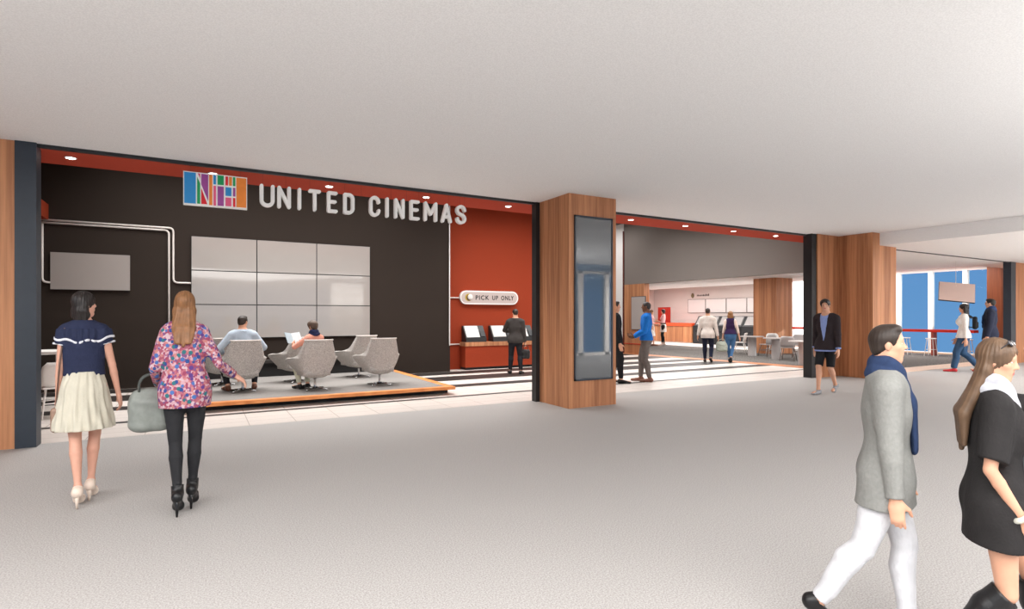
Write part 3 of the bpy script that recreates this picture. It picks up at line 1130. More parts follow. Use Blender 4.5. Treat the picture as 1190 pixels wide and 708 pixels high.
# ------------------------------------------------------------------ lobby tables and chairs
GREYT = plain('table_grey', (176, 170, 168), 0.5, var=0.03)
tl0 = None
TB = [(902, 417.5, 'grey slab-leg table in the lobby between the two middle grey chairs'),
      (874, 413.5, 'grey slab-leg table in the lobby just right of the woman in the purple vest'),
      (934, 424.5, 'grey slab-leg table in the lobby against the black post')]
for px, py, l in TB:
    if tl0 is None:
        t = thing('lobby_table', l, 'table', group='grey tables in the lobby')
        bm = bmesh.new()
        add_prism(bm, [(0.42 * math.cos(a), 0.42 * math.sin(a)) for a in [2 * PI * i / 36 for i in range(36)]], 2, 0.70, 0.73)
        obj('tabletop', bm, GREYT, t)
        bm = bmesh.new()
        add_prism(bm, [(0.15 * math.cos(a), 0.15 * math.sin(a)) for a in [2 * PI * i / 28 for i in range(28)]], 2, 0.0, 0.70)
        obj('pedestal', bm, GREYT, t)
        tl0 = t
        o = t
    else:
        o = copy_tree(tl0)
        o['label'] = l
    X, Y, dd = flo(px, py)
    o.location = (X, Y, 0.003)
GREYC = plain('chair_grey', (168, 162, 160), 0.5, var=0.03)
LEGD = plain('chair_leg_brown', (110, 92, 84), 0.5)
c0 = make_cafe_chair('grey shell chair in the lobby left of the middle table', GREYC, 'shell chairs around the lobby tables', LEGD)
cw = None
spots = [(892, 414.5, 20, 0, None), (916, 419.5, -35, 0, 'grey shell chair in the lobby right of the middle table, seen from behind'),
         (929, 416, 150, 0, 'grey shell chair in the lobby farthest right, near the red bar end'),
         (860, 411, 60, 1, 'white shell chair in the lobby beside the woman in the purple vest'),
         (899, 412.8, 170, 1, 'white shell chair in the lobby in front of the wood column')]
for px, py, rz, k, l in spots:
    X, Y, dd = flo(px, py)
    if l is None:
        o = c0
    elif k == 0:
        o = copy_tree(c0)
        o['label'] = l
    elif cw is None:
        o = cw = make_cafe_chair(l, WHITE, 'shell chairs around the lobby tables')
    else:
        o = copy_tree(cw)
        o['label'] = l
    o.location = (X, Y, 0.003)
    o.rotation_euler = (0, 0, math.radians(rz - 30))
# ================================================================== people: one continuous surface per body, grown from a distance field
class Field:
    def __init__(self):
        self.pr = []

    def add(self, fn, lo, hi, k=0.02, op='u'):
        self.pr.append((fn, np.array(lo, float), np.array(hi, float), k, op))
        return self

    # --- primitives
    def cone(self, p0, p1, r0, r1=None, k=0.02, op='u', clips=None):
        p0, p1 = np.array(p0, float), np.array(p1, float)
        r1 = r0 if r1 is None else r1
        d = p1 - p0
        dd = max(float(d @ d), 1e-12)
        rm = max(r0, r1)

        def fn(X, Y, Z):
            x, y, z = X - p0[0], Y - p0[1], Z - p0[2]
            t = np.clip((x * d[0] + y * d[1] + z * d[2]) / dd, 0, 1)
            v = np.sqrt((x - t * d[0]) ** 2 + (y - t * d[1]) ** 2 + (z - t * d[2]) ** 2) - (r0 + (r1 - r0) * t)
            if clips:
                for pt, n in clips:
                    v = np.maximum(v, (X - pt[0]) * n[0] + (Y - pt[1]) * n[1] + (Z - pt[2]) * n[2])
            return v
        return self.add(fn, np.minimum(p0, p1) - rm, np.maximum(p0, p1) + rm, k, op)

    def chain(self, pts, rs, k=0.02, clips=None):
        for a, b, ra, rb in zip(pts, pts[1:], rs, rs[1:]):
            self.cone(a, b, ra, rb, k, clips=clips)
        return self

    def ecap(self, p0, p1, r0, r1, fr, s=(1, 0.68), k=0.03, op='u', clips=None):
        """capsule with an elliptic section: fr = (right, forward, up), s = scale along right and forward"""
        p0, p1 = np.array(p0, float), np.array(p1, float)
        R, F_, U = [np.array(v, float) for v in fr]
        d = p1 - p0
        q = np.array([d @ R / s[0], d @ F_ / s[1], d @ U])
        qq = max(float(q @ q), 1e-12)
        rm = max(r0, r1) * max(1, *s)
        ms = min(1, *s)

        def fn(X, Y, Z):
            x, y, z = X - p0[0], Y - p0[1], Z - p0[2]
            a = (x * R[0] + y * R[1] + z * R[2]) / s[0]
            b = (x * F_[0] + y * F_[1] + z * F_[2]) / s[1]
            c = x * U[0] + y * U[1] + z * U[2]
            t = np.clip((a * q[0] + b * q[1] + c * q[2]) / qq, 0, 1)
            v = (np.sqrt((a - t * q[0]) ** 2 + (b - t * q[1]) ** 2 + (c - t * q[2]) ** 2) - (r0 + (r1 - r0) * t)) * ms
            if clips:
                for pt, n in clips:
                    v = np.maximum(v, (X - pt[0]) * n[0] + (Y - pt[1]) * n[1] + (Z - pt[2]) * n[2])
            return v
        return self.add(fn, np.minimum(p0, p1) - rm, np.maximum(p0, p1) + rm, k, op)

    def ell(self, c, r, fr=None, k=0.02, op='u'):
        c = np.array(c, float)
        fr = fr or ((1, 0, 0), (0, 1, 0), (0, 0, 1))
        R, F_, U = [np.array(v, float) for v in fr]
        rm = max(r)

        def fn(X, Y, Z):
            x, y, z = X - c[0], Y - c[1], Z - c[2]
            a = (x * R[0] + y * R[1] + z * R[2])
            b = (x * F_[0] + y * F_[1] + z * F_[2])
            d = x * U[0] + y * U[1] + z * U[2]
            k0 = np.sqrt((a / r[0]) ** 2 + (b / r[1]) ** 2 + (d / r[2]) ** 2)
            k1 = np.sqrt((a / r[0] ** 2) ** 2 + (b / r[1] ** 2) ** 2 + (d / r[2] ** 2) ** 2) + 1e-9
            return k0 * (k0 - 1) / k1
        return self.add(fn, c - rm, c + rm, k, op)

    def box(self, c, h, fr, r=0.01, k=0.01, op='u'):
        c = np.array(c, float)
        R, F_, U = [np.array(v, float) for v in fr]
        rm = math.sqrt(sum(v * v for v in h)) + r

        def fn(X, Y, Z):
            x, y, z = X - c[0], Y - c[1], Z - c[2]
            a = np.abs(x * R[0] + y * R[1] + z * R[2]) - (h[0] - r)
            b = np.abs(x * F_[0] + y * F_[1] + z * F_[2]) - (h[1] - r)
            d = np.abs(x * U[0] + y * U[1] + z * U[2]) - (h[2] - r)
            o = np.sqrt(np.maximum(a, 0) ** 2 + np.maximum(b, 0) ** 2 + np.maximum(d, 0) ** 2)
            return o + np.minimum(np.maximum(a, np.maximum(b, d)), 0) - r
        return self.add(fn, c - rm, c + rm, k, op)

    def cut(self, pt, n):
        """remove everything on the n side of a plane"""
        pt, n = np.array(pt, float), np.array(n, float)
        n = n / np.linalg.norm(n)
        return self.add(lambda X, Y, Z: (X - pt[0]) * n[0] + (Y - pt[1]) * n[1] + (Z - pt[2]) * n[2], (0, 0, 0), (0, 0, 0), 0, 'i')

    def disp(self, fn):
        return self.add(fn, (0, 0, 0), (0, 0, 0), 0, 'd')

    # --- to mesh (naive surface nets)
    def mesh(self, h):
        us = [p for p in self.pr if p[4] == 'u']
        lo = np.min([p[1] for p in us], axis=0) - 3 * h
        hi = np.max([p[2] for p in us], axis=0) + 3 * h
        n = np.maximum(((hi - lo) / h).astype(int) + 2, 4)
        ax = [(lo[i] + h * np.arange(n[i])).astype(np.float32) for i in range(3)]
        G = np.full(n, 1.0, np.float32)
        for fn, a, b, k, op in self.pr:
            if op == 'u' or op == 's':
                m = k + 2.5 * h
                i0 = np.clip(((a - m - lo) / h).astype(int), 0, n)
                i1 = np.clip(((b + m - lo) / h).astype(int) + 2, 0, n)
                if np.any(i1 <= i0):
                    continue
                sl = tuple(slice(i0[i], i1[i]) for i in range(3))
                X, Y, Z = ax[0][sl[0]][:, None, None], ax[1][sl[1]][None, :, None], ax[2][sl[2]][None, None, :]
                d = fn(X, Y, Z).astype(np.float32)
                g = G[sl]
                if op == 'u':
                    if k > 0:
                        hh = np.maximum(k - np.abs(g - d), 0) / k
                        G[sl] = np.minimum(g, d) - hh * hh * k * 0.25
                    else:
                        G[sl] = np.minimum(g, d)
                else:
                    if k > 0:
                        e = -d
                        hh = np.maximum(k - np.abs(g - e), 0) / k
                        G[sl] = np.maximum(g, e) + hh * hh * k * 0.25
                    else:
                        G[sl] = np.maximum(g, -d)
            else:
                X, Y, Z = ax[0][:, None, None], ax[1][None, :, None], ax[2][None, None, :]
                d = fn(X, Y, Z)
                G = np.maximum(G, d).astype(np.float32) if op == 'i' else (G + d).astype(np.float32)
        return surface_nets(G, lo, h)


def surface_nets(G, lo, h):
    S = G < 0
    n = G.shape
    c = np.zeros((n[0] - 1, n[1] - 1, n[2] - 1), np.uint8)
    for i in (0, 1):
        for j in (0, 1):
            for k in (0, 1):
                c += S[i:n[0] - 1 + i, j:n[1] - 1 + j, k:n[2] - 1 + k]
    act = np.argwhere((c > 0) & (c < 8))
    idx = np.full(c.shape, -1, np.int32)
    idx[act[:, 0], act[:, 1], act[:, 2]] = np.arange(len(act))
    acc = np.zeros((len(act), 3))
    cnt = np.zeros(len(act))
    cr = [(i, j, k) for i in (0, 1) for j in (0, 1) for k in (0, 1)]
    val = {q: G[act[:, 0] + q[0], act[:, 1] + q[1], act[:, 2] + q[2]].astype(float) for q in cr}
    for a in cr:
        for x in range(3):
            if a[x] == 0:
                b = list(a)
                b[x] = 1
                b = tuple(b)
                va, vb = val[a], val[b]
                m = (va < 0) != (vb < 0)
                t = va[m] / (va[m] - vb[m])
                p = np.tile(np.array(a, float), (m.sum(), 1))
                p[:, x] += t
                acc[m] += p
                cnt[m] += 1
    V = lo + h * (act + acc / cnt[:, None])
    Q = []
    for x in range(3):
        y, z = (x + 1) % 3, (x + 2) % 3
        sl0 = [slice(None)] * 3
        sl1 = [slice(None)] * 3
        sl0[x] = slice(0, n[x] - 1)
        sl1[x] = slice(1, n[x])
        s0, s1 = S[tuple(sl0)], S[tuple(sl1)]
        e = np.argwhere(s0 != s1)
        e = e[(e[:, y] > 0) & (e[:, z] > 0) & (e[:, y] < n[y] - 1) & (e[:, z] < n[z] - 1)]
        flip = s0[e[:, 0], e[:, 1], e[:, 2]]

        def cell(dy, dz):
            q = e.copy()
            q[:, y] += dy
            q[:, z] += dz
            return idx[q[:, 0], q[:, 1], q[:, 2]]
        q = np.stack([cell(-1, -1), cell(0, -1), cell(0, 0), cell(-1, 0)], 1)
        q[~flip] = q[~flip][:, ::-1]
        Q.append(q)
    Q = np.concatenate(Q)
    Q = Q[(Q >= 0).all(1)]
    return V, Q


def mesh_obj(name, VQ, mats, parent):
    V, Q = VQ
    me = bpy.data.meshes.new(name)
    me.vertices.add(len(V))
    me.vertices.foreach_set('co', V.astype(np.float32).ravel())
    me.loops.add(len(Q) * 4)
    me.loops.foreach_set('vertex_index', Q.astype(np.int32).ravel())
    me.polygons.add(len(Q))
    me.polygons.foreach_set('loop_start', np.arange(0, len(Q) * 4, 4, dtype=np.int32))
    me.polygons.foreach_set('loop_total', np.full(len(Q), 4, np.int32))
    me.polygons.foreach_set('use_smooth', np.ones(len(Q), bool))
    me.update()
    me.validate()
    for m in (mats if isinstance(mats, (list, tuple)) else [mats]):
        me.materials.append(m)
    o = bpy.data.objects.new(name, me)
    COL.objects.link(o)
    if parent:
        o.parent = parent
    return o


def V3(*a):
    return np.array(a, float)


def unit(v):
    v = np.array(v, float)
    return v / (np.linalg.norm(v) + 1e-12)


def rotm(axis, deg):
    M = Matrix.Rotation(math.radians(deg), 3, Vector(axis))
    return np.array(M)


def two_bone(a, b, l1, l2, pole):
    d = b - a
    L = np.linalg.norm(d)
    if L > (l1 + l2) * 0.999:
        b = a + d / L * (l1 + l2) * 0.999
        d = b - a
        L = np.linalg.norm(d)
    u = d / L
    c = (l1 * l1 - l2 * l2 + L * L) / (2 * L)
    hgt = math.sqrt(max(l1 * l1 - c * c, 0))
    p = np.array(pole, float)
    p = unit(p - u * (p @ u))
    return a + u * c + p * hgt, b


SKIN = {}


def skin_mat(kind):
    cols = {'light': (212, 160, 132), 'fair': (220, 176, 152), 'tan': (196, 146, 116), 'brown': (122, 84, 62), 'pink': (212, 160, 138)}
    return plain('skin_' + kind, cols[kind], 0.55, spec=0.3, var=0.05, vscale=14)


LIPS = None


class Fig:
    """skeleton of a standing, walking or sitting person; x right, y forward, z up, before the thing is turned and placed"""

    def __init__(s, name, label, px, head_y, phi, sex='m', pose=None, vox=0.009, skin='light', at=None, height=None, zfloor=0.0, slim=1.0, narrow=(1, 1)):
        s.sex, s.vox, s.skin, s.slim = sex, vox, skin, slim
        p = dict(lean=0, twist=0, pel=None, footR=(0.055, 0.0, 0, 0), footL=(-0.055, 0.0, 0, 0), handR=None, handL=None,
                 elbR=(0.5, -1, -0.2), elbL=(-0.5, -1, -0.2), head=(0, 0, 0), kneeR=(0.1, 1, 0), kneeL=(-0.1, 1, 0),
                 palmR=(-1, 0.1, 0), palmL=(1, 0.1, 0), fdR=None, fdL=None, curlR=18, curlL=18, tilt=0, shrug=0)
        p.update(pose or {})
        s.p = p
        X, Y, d = flo(*px, zfloor)
        if at:
            X, Y = at
        if height is None:
            height = d * (px[1] - head_y) / FPX
        s.H = height
        r = ray(px[0])
        a = math.atan2(r[1], r[0]) - math.radians(phi)
        s.root = thing(name, label, 'person', (X, Y, zfloor), a - PI / 2)
        s.root.scale = (narrow[0], narrow[1], 1)
        s.solve()

    def solve(s):
        p = s.p
        m = s.sex == 'm'
        th, sh = 0.245, 0.240
        hipw = 0.052 if m else 0.054
        # feet
        s.ank, s.fd, s.fn = {}, {}, {}
        for sd in 'RL':
            x, y, yaw, pitch = p['foot' + sd][:4]
            lift = p['foot' + sd][4] if len(p['foot' + sd]) > 4 else 0.0
            pr = math.radians(pitch)
            yr = math.radians(yaw)
            f0 = V3(math.sin(yr), math.cos(yr), 0)
            fd = f0 * math.cos(pr) + V3(0, 0, -math.sin(pr))
            fn = f0 * math.sin(pr) + V3(0, 0, math.cos(pr))
            z = 0.050 * math.cos(pr) + (0.10 * math.sin(pr) if pitch > 0 else -0.025 * math.sin(pr)) + lift
            s.ank[sd] = V3(x, y, z)
            s.fd[sd], s.fn[sd] = fd, fn
        if p['pel'] is None:
            z = 9
            for sd, sg in (('R', 1), ('L', -1)):
                hx = sg * hipw
                L = (th + sh) * 0.992
                hor = (s.ank[sd][0] - hx) ** 2 + (s.ank[sd][1]) ** 2
                z = min(z, s.ank[sd][2] + math.sqrt(max(L * L - hor, 0.01)))
            s.pel = V3(0, 0, z + 0.012)
        else:
            s.pel = V3(*p['pel'])
        T = rotm((0, 0, 1), p['twist'])
        Ln = rotm((1, 0, 0), -p['lean']) @ rotm((0, 1, 0), p['tilt'])
        s.R0, s.F0 = V3(1, 0, 0), V3(0, 1, 0)
        s.R, s.F, s.U = T @ Ln @ V3(1, 0, 0), T @ Ln @ V3(0, 1, 0), Ln @ V3(0, 0, 1)
        s.fr = (s.R, s.F, s.U)
        s.waist = s.pel + s.U * 0.085 + s.F * 0.004
        s.chest = s.pel + s.U * 0.190
        s.neck = s.pel + s.U * 0.305 - s.F * 0.012
        sw = 0.106 if m else 0.087
        s.sho = {'R': s.pel + s.U * (0.268 + p['shrug']) + s.R * sw - s.F * 0.008, 'L': s.pel + s.U * (0.268 + p['shrug']) - s.R * sw - s.F * 0.008}
        s.hip = {'R': s.pel + V3(hipw, 0, -0.012), 'L': s.pel + V3(-hipw, 0, -0.012)}
        s.knee, s.elb, s.wri = {}, {}, {}
        for sd in 'RL':
            s.knee[sd], s.ank[sd] = two_bone(s.hip[sd], s.ank[sd], th, sh, p['knee' + sd])
            sg = 1 if sd == 'R' else -1
            h = p['hand' + sd]
            tgt = V3(*h) if h is not None else s.sho[sd] + V3(sg * 0.045, 0.02, -0.325)
            s.elb[sd], s.wri[sd] = two_bone(s.sho[sd], tgt, 0.172, 0.155, p['elb' + sd])
        hy, hp, hr = p['head']
        HM = T @ rotm((0, 0, 1), -hy) @ rotm((1, 0, 0), hp) @ rotm((0, 1, 0), hr)
        s.hR, s.hF, s.hU = HM @ V3(1, 0, 0), HM @ V3(0, 1, 0), HM @ V3(0, 0, 1)
        s.hfr = (s.hR, s.hF, s.hU)
        s.hh = 0.124 if m else 0.123
        s.hc = s.neck + s.U * 0.045 + s.F * 0.012 + s.hU * (0.5 * s.hh - 0.008) + s.hF * 0.006
        top = (s.hc + s.hU * s.hh * 0.5)[2]
        S = s.H / (top + 0.006) if p['pel'] is None else s.H
        s.S = S
        for k in ('pel', 'waist', 'chest', 'neck', 'hc'):
            setattr(s, k, getattr(s, k) * S)
        for dct in (s.sho, s.hip, s.knee, s.ank, s.elb, s.wri):
            for sd in 'RL':
                dct[sd] = dct[sd] * S
        s.hh *= S

    # ---- shared torso / limb primitives, g = inflation in metres
    def torso(s, f, g=0.0, top=True, k=0.03, flat=0.0):
        S, m = s.S, s.sex == 'm'
        w = s.slim
        if m:
            pr, wr, cr, ur = 0.088, 0.079, 0.097, 0.084
        else:
            pr, wr, cr, ur = 0.088, 0.064, 0.078, 0.068
        sy = 0.70
        ts = 0.036 if m else 0.031
        f.ecap(s.pel - s.U * 0.005 * S, s.waist, pr * S * w + g, wr * S * w + g, s.fr, (1, sy + 0.04), .012 * S)
        f.ecap(s.waist, s.chest, wr * S * w + g, cr * S * w + g, s.fr, (1, sy), .012 * S)
        f.ecap(s.chest, s.chest + s.U * 0.055 * S, cr * S * w + g, ur * S * w + g, s.fr, (1, sy - 0.04), .012 * S)
        if top:
            f.ecap(s.sho['L'] * .8 + s.sho['R'] * .2 + s.U * .006 * S, s.sho['R'] * .8 + s.sho['L'] * .2 + s.U * .006 * S, ts * S + g * .8, ts * S + g * .8, s.fr, (1, 0.9), 0.04 * S)
            f.cone(s.chest + s.U * 0.07 * S, s.neck - s.U * 0.005 * S, 0.052 * S + g * .6, 0.036 * S + g * .6, 0.035 * S)
        # buttocks and bust
        for sg in (-1, 1):
            f.ell(s.pel + s.R * sg * 0.042 * S - s.F * 0.027 * S - s.U * 0.015 * S, (0.046 * S + g, 0.043 * S + g, 0.052 * S + g), s.fr, .02 * S)
            if not m:
                f.ell(s.chest + s.R * sg * 0.042 * S + s.F * 0.046 * S + s.U * 0.012 * S, (0.038 * S + g, 0.036 * S + g, 0.040 * S + g), s.fr, k * S)

    def leg(s, f, sd, g=0.0, k=0.02, to=1.0, rs=None):
        S, m = s.S, s.sex == 'm'
        w = s.slim
        H, K, A = s.hip[sd], s.knee[sd], s.ank[sd]
        r = rs or ((0.053, 0.034, 0.034, 0.021) if m else (0.052, 0.029, 0.0295, 0.0165))
        rh, rk, rc, ra = [v * S * w + g for v in r]
        back = -unit(np.cross(np.cross(K - A, s.fd[sd]), K - A)) if np.linalg.norm(np.cross(K - A, s.fd[sd])) > 1e-4 else V3(0, -1, 0)
        f.cone(H, H * .45 + K * .55, rh, (rh * .42 + rk * .58), k * S)
        k2 = .004 * S
        f.cone(H * .45 + K * .55, K, (rh * .42 + rk * .58), rk, k2)
        C = K * .70 + A * .30 + back * 0.010 * S
        f.cone(K, C, rk * .96, rc, k2)
        f.cone(C, A * .8 + K * .2, rc, ra * 1.08, k2)
        f.cone(A * .8 + K * .2, A, ra * 1.08, ra, k2)

    def foot(s, f, sd, g=0.0, k=0.012):
        S = s.S
        A, d, n = s.ank[sd], s.fd[sd], s.fn[sd]
        f.cone(A, A - d * 0.018 * S - n * 0.026 * S, 0.021 * S + g, 0.021 * S + g, k * S)
        f.cone(A - d * 0.018 * S - n * 0.026 * S, A + d * 0.060 * S - n * 0.030 * S, 0.020 * S + g, 0.018 * S + g, k * S)
        lat = unit(np.cross(d, n))
        sg = 1 if sd == 'R' else -1
        b = A + d * 0.070 * S - n * 0.033 * S
        toe = A + V3(d[0], d[1], max(d[2], -0.25)) * 0.108 * S - n * 0.034 * S
        f.ecap(b, toe, 0.0235 * S + g, 0.018 * S + g, (lat, d, n), (1, 1), k * S) if False else None
        f.cone(b + lat * 0.008 * S, toe + lat * 0.006 * S * sg, 0.017 * S + g, 0.0135 * S + g, k * S)
        f.cone(b - lat * 0.008 * S, toe - lat * 0.006 * S, 0.017 * S + g, 0.0135 * S + g, k * S)

    def arm(s, f, sd, g=0.0, k=0.025, frac=1.0, rs=None, cuff=True):
        """frac: 1 = to the wrist, 0.5 = elbow"""
        S, m = s.S, s.sex == 'm'
        A, E_, W = s.sho[sd], s.elb[sd], s.wri[sd]
        r = rs or ((0.031, 0.025, 0.024, 0.0155) if m else (0.0245, 0.0185, 0.0185, 0.0120))
        ra, re, rf, rw = [v * S + g for v in r]
        if frac < 0.5:
            T = A + (E_ - A) * frac * 2
            n = unit(E_ - A)
            f.cone(A, T + n * 0.05 * S, ra * 1.08, ra * (1 - frac) + re * frac + 0.006 * S, k * S, clips=[(T, n)])
            return
        f.cone(A, E_, ra * 1.05, re, k * S)
        t = (frac - 0.5) * 2
        n = unit(W - E_)
        C = E_ + (W - E_) * 0.28
        cl = [(E_ + (W - E_) * t, n)] if t < 1 or cuff else None
        f.cone(E_, C, re, rf, .004 * S)
        f.cone(C, W + n * (0.02 * S if cl else 0), rf, rw, .004 * S, clips=cl)

    def hand(s, f, sd, g=0.0):
        S = s.S
        sg = 1 if sd == 'R' else -1
        W, E_ = s.wri[sd], s.elb[sd]
        d = unit(s.p['fd' + sd]) if s.p['fd' + sd] is not None else unit(W - E_)
        pn = np.array(s.p['palm' + sd], float)
        pn = unit(pn - d * (pn @ d))          # palm normal
        lat = unit(np.cross(d, pn)) * sg       # towards the thumb side
        # make thumb point forward/inward: right hand hanging, palm inward (-x) -> thumb forward (+y)
        curl = s.p['curl' + sd]
        pl = 0.050 * S
        c = W + d * pl * 0.55
        f.ecap(W, W + d * pl * .5, 0.0155 * S, 0.020 * S, (lat, pn, d), (1.0, 0.62), 0.008 * S)
        f.ecap(c, W + d * pl, 0.0225 * S, 0.0225 * S, (lat, pn, d), (1, 0.45), 0.008 * S)
        lens = (0.042, 0.046, 0.043, 0.034)
        for i in range(4):
            off = (1.5 - i) * 0.0105 * S
            base = W + d * (pl + 0.004 * S) + lat * off
            dirv, ll = d, lens[i] * S
            spread = lat * (1.5 - i) * 0.05
            q = base
            rr = (0.0056 if i < 3 else 0.0048) * S
            ang = math.radians(curl * (0.7 + 0.12 * i))
            cum = 0
            for j, fr_ in enumerate((0.44, 0.32, 0.24)):
                cum += ang * (0.8 if j == 0 else 1.0)
                dv = unit(d * math.cos(cum) + pn * math.sin(cum) + spread)
                q2 = q + dv * ll * fr_
                f.cone(q, q2, rr * (1 - 0.08 * j), rr * (0.93 - 0.1 * j), 0.0025 * S)
                q = q2
        tb = W + d * pl * 0.25 + lat * 0.014 * S
        t1 = tb + unit(d * 0.62 + lat * 0.70 + pn * 0.35) * 0.030 * S
        t2 = t1 + unit(d * 0.85 + lat * 0.25 + pn * (0.3 + curl / 90)) * 0.026 * S
        f.cone(tb, t1, 0.0085 * S, 0.0068 * S, 0.006 * S)
        f.cone(t1, t2, 0.0064 * S, 0.0052 * S, 0.003 * S)

    def head(s, f):
        hh = s.hh
        R, F_, U, c = s.hR, s.hF, s.hU, s.hc
        P = lambda x, y, z: c + (R * x + F_ * y + U * z) * hh
        m = s.sex == 'm'
        f.cone(s.neck - s.U * 0.02 * s.S, P(0, -0.10, -0.22), (0.036 if m else 0.029) * s.S, (0.034 if m else 0.028) * s.S, 0.02 * s.S)
        f.ell(P(0, -.07, .13), (.335 * hh, .425 * hh, .37 * hh), s.hfr, .05 * hh)
        jw = .265 if m else .245
        f.ell(P(0, .09, -.14), (jw * hh, .27 * hh, .34 * hh), s.hfr, .12 * hh)
        f.ell(P(0, .22, -.40), (.105 * hh, .10 * hh, .085 * hh), s.hfr, .10 * hh)
        for sg in (-1, 1):
            f.cone(P(sg * .20, -.02, -.26), P(sg * .07, .20, -.41), .085 * hh, .07 * hh, .10 * hh)     # jaw
            f.ell(P(sg * .185, .20, -.07), (.085 * hh, .085 * hh, .07 * hh), s.hfr, .08 * hh)          # cheek
            f.ell(P(sg * .335, -.05, -.03), (.03 * hh, .075 * hh, .125 * hh), s.hfr, .02 * hh)         # ear
            f.ell(P(sg * .14, .375, .035), (.085 * hh, .06 * hh, .05 * hh), s.hfr, .05 * hh, 's')      # eye socket
        f.cone(P(-.15, .285, .105), P(.15, .285, .105), .05 * hh, .05 * hh, .07 * hh)                  # brow
        f.cone(P(0, .325, .06), P(0, .415, -.085), .034 * hh, .046 * hh, .05 * hh)                     # nose
        for sg in (-1, 1):
            f.ell(P(sg * .045, .375, -.105), (.035 * hh, .04 * hh, .03 * hh), s.hfr, .03 * hh)
        f.ecap(P(-.075, .325, -.215), P(.075, .325, -.215), .026 * hh, .026 * hh, s.hfr, (1, 1.2), .03 * hh)
        f.ecap(P(-.06, .325, -.262), P(.06, .325, -.262), .028 * hh, .028 * hh, s.hfr, (1, 1.2), .03 * hh)

    def body(s, brow=(60, 44, 36)):
        f = Field()
        s.torso(f)
        for sd in 'RL':
            s.leg(f, sd)
            s.foot(f, sd)
            s.arm(f, sd, cuff=False)
        s.head(f)
        for sd in 'RL':
            s.hand(f, sd)
        V, Q = f.mesh(s.vox)
        sk = skin_mat(s.skin)
        lip = plain('lips_' + s.skin, {'brown': (112, 66, 58)}.get(s.skin, (196, 104, 98)), 0.4)
        o = mesh_obj('body', (V, Q), [sk, lip], s.root)
        hh = s.hh
        P = lambda x, y, z: s.hc + (s.hR * x + s.hF * y + s.hU * z) * hh
        cen = V[Q].mean(1) - P(0, .35, -.238)
        a, b, c = cen @ s.hR / hh, cen @ s.hF / hh, cen @ s.hU / hh
        mi = ((a / .095) ** 2 + (c / .047) ** 2 < 1) & (np.abs(b) < .1)
        o.data.polygons.foreach_set('material_index', mi.astype(np.int32))
        s.o_body = o
        # eyes
        ew, ei = plain('eye_white', (236, 232, 228), 0.2), plain('eye_iris', (48, 34, 26), 0.2)
        for sg in (-1, 1):
            bm = bmesh.new()
            bmesh.ops.create_uvsphere(bm, u_segments=16, v_segments=12, radius=.062 * hh)
            e = obj('eye', bm, [ew, ei], s.root, smooth=True)
            ctr = P(sg * .14, .262, .035)
            M = Matrix([[*(s.hR[i] for i in range(1)), s.hF[0], s.hU[0]], [s.hR[1], s.hF[1], s.hU[1]], [s.hR[2], s.hF[2], s.hU[2]]])
            for v in e.data.vertices:
                v.co = M @ Vector((v.co.x * 1.05, v.co.y, v.co.z * .62)) + Vector(ctr)
            for pl in e.data.polygons:
                cc = (np.array(pl.center) - ctr)
                if cc @ s.hF > .8 * math.sqrt(cc @ cc) and abs(cc @ s.hR) < .03 * hh:
                    pl.material_index = 1
        fb = Field()
        for sg in (-1, 1):
            fb.cone(P(sg * .06, .335, .115), P(sg * .14, .325, .135), .014 * hh, .014 * hh, .01 * hh)
            fb.cone(P(sg * .14, .325, .135), P(sg * .215, .28, .11), .014 * hh, .008 * hh, .01 * hh)
        mesh_obj('eyebrows', fb.mesh(max(.0022, s.vox * .35)), plain('brow_%d' % brow[0], brow, 0.8), s.root)
        return o

    # ---- garments
    def garment(s, name, f, mat, vox=None):
        return mesh_obj(name, f.mesh(vox or s.vox), mat, s.root)

    def folds(s, f, amp=0.003, sc=1.0):
        a = sc * 2 * PI

        def fn(X, Y, Z):
            w1 = .6 * np.sin(Z * a * .9 + X * a * 1.3) + .5 * np.sin(Y * a * 1.1 - Z * a * .6)
            return .55 * amp * (np.sin(X * a * 2.6 + Y * a * 3.1 + Z * a * 1.1 + 3 * w1) + .6 * np.sin(X * a * 3.7 - Y * a * 2.2 - Z * a * 2.4 + 4 * w1 + 1) + .35 * np.sin(Z * a * 5 + 5 * w1))
        return f.disp(fn)

    def top(s, name, mat, g=0.012, hem=0.02, flare=0.0, sleeve=1.0, sg=0.008, vneck=None, neck=0.0, folds=0.003, loose=None, collar=False, sleeves='RL', armr=None):
        """hem: height of the hem relative to the pelvis centre (fraction of H, negative = below)"""
        S = s.S
        f = Field()
        s.torso(f, g)
        hp = s.pel + s.U * hem * S
        if hem < 0.02:
            base = (0.088 if s.sex == 'm' else 0.089) * S * s.slim + g
            f.ecap(s.pel + s.U * 0.02 * S, hp - s.U * 0.03 * S, base, base + flare, s.fr, (1, .78), 0.02 * S)
            if s.p['pel'] is None:
                lr = (.053 if s.sex == 'm' else .052) * S + g + .004
                for sd in 'RL':
                    f.cone(s.hip[sd], s.hip[sd] * .5 + s.knee[sd] * .5, lr, lr * .92, 0.05 * S)
        if loose:
            f.ecap(s.waist - s.U * .02 * S, s.chest, loose * S, loose * S, s.fr, (1, .74), 0.03 * S)
        for sd in sleeves:
            s.arm(f, sd, sg, frac=sleeve, rs=armr)
        if folds:
            s.folds(f, folds)
        f.cut(hp, -s.U)
        f.cone(s.neck + (s.F * .02 - s.U * neck) * S, s.neck + (s.U * .12 + s.F * .06) * S, (.041 + neck) * S, (.075 + neck) * S, .006 * S, 's')
        f.cut(s.neck + s.U * .022 * S, s.U)
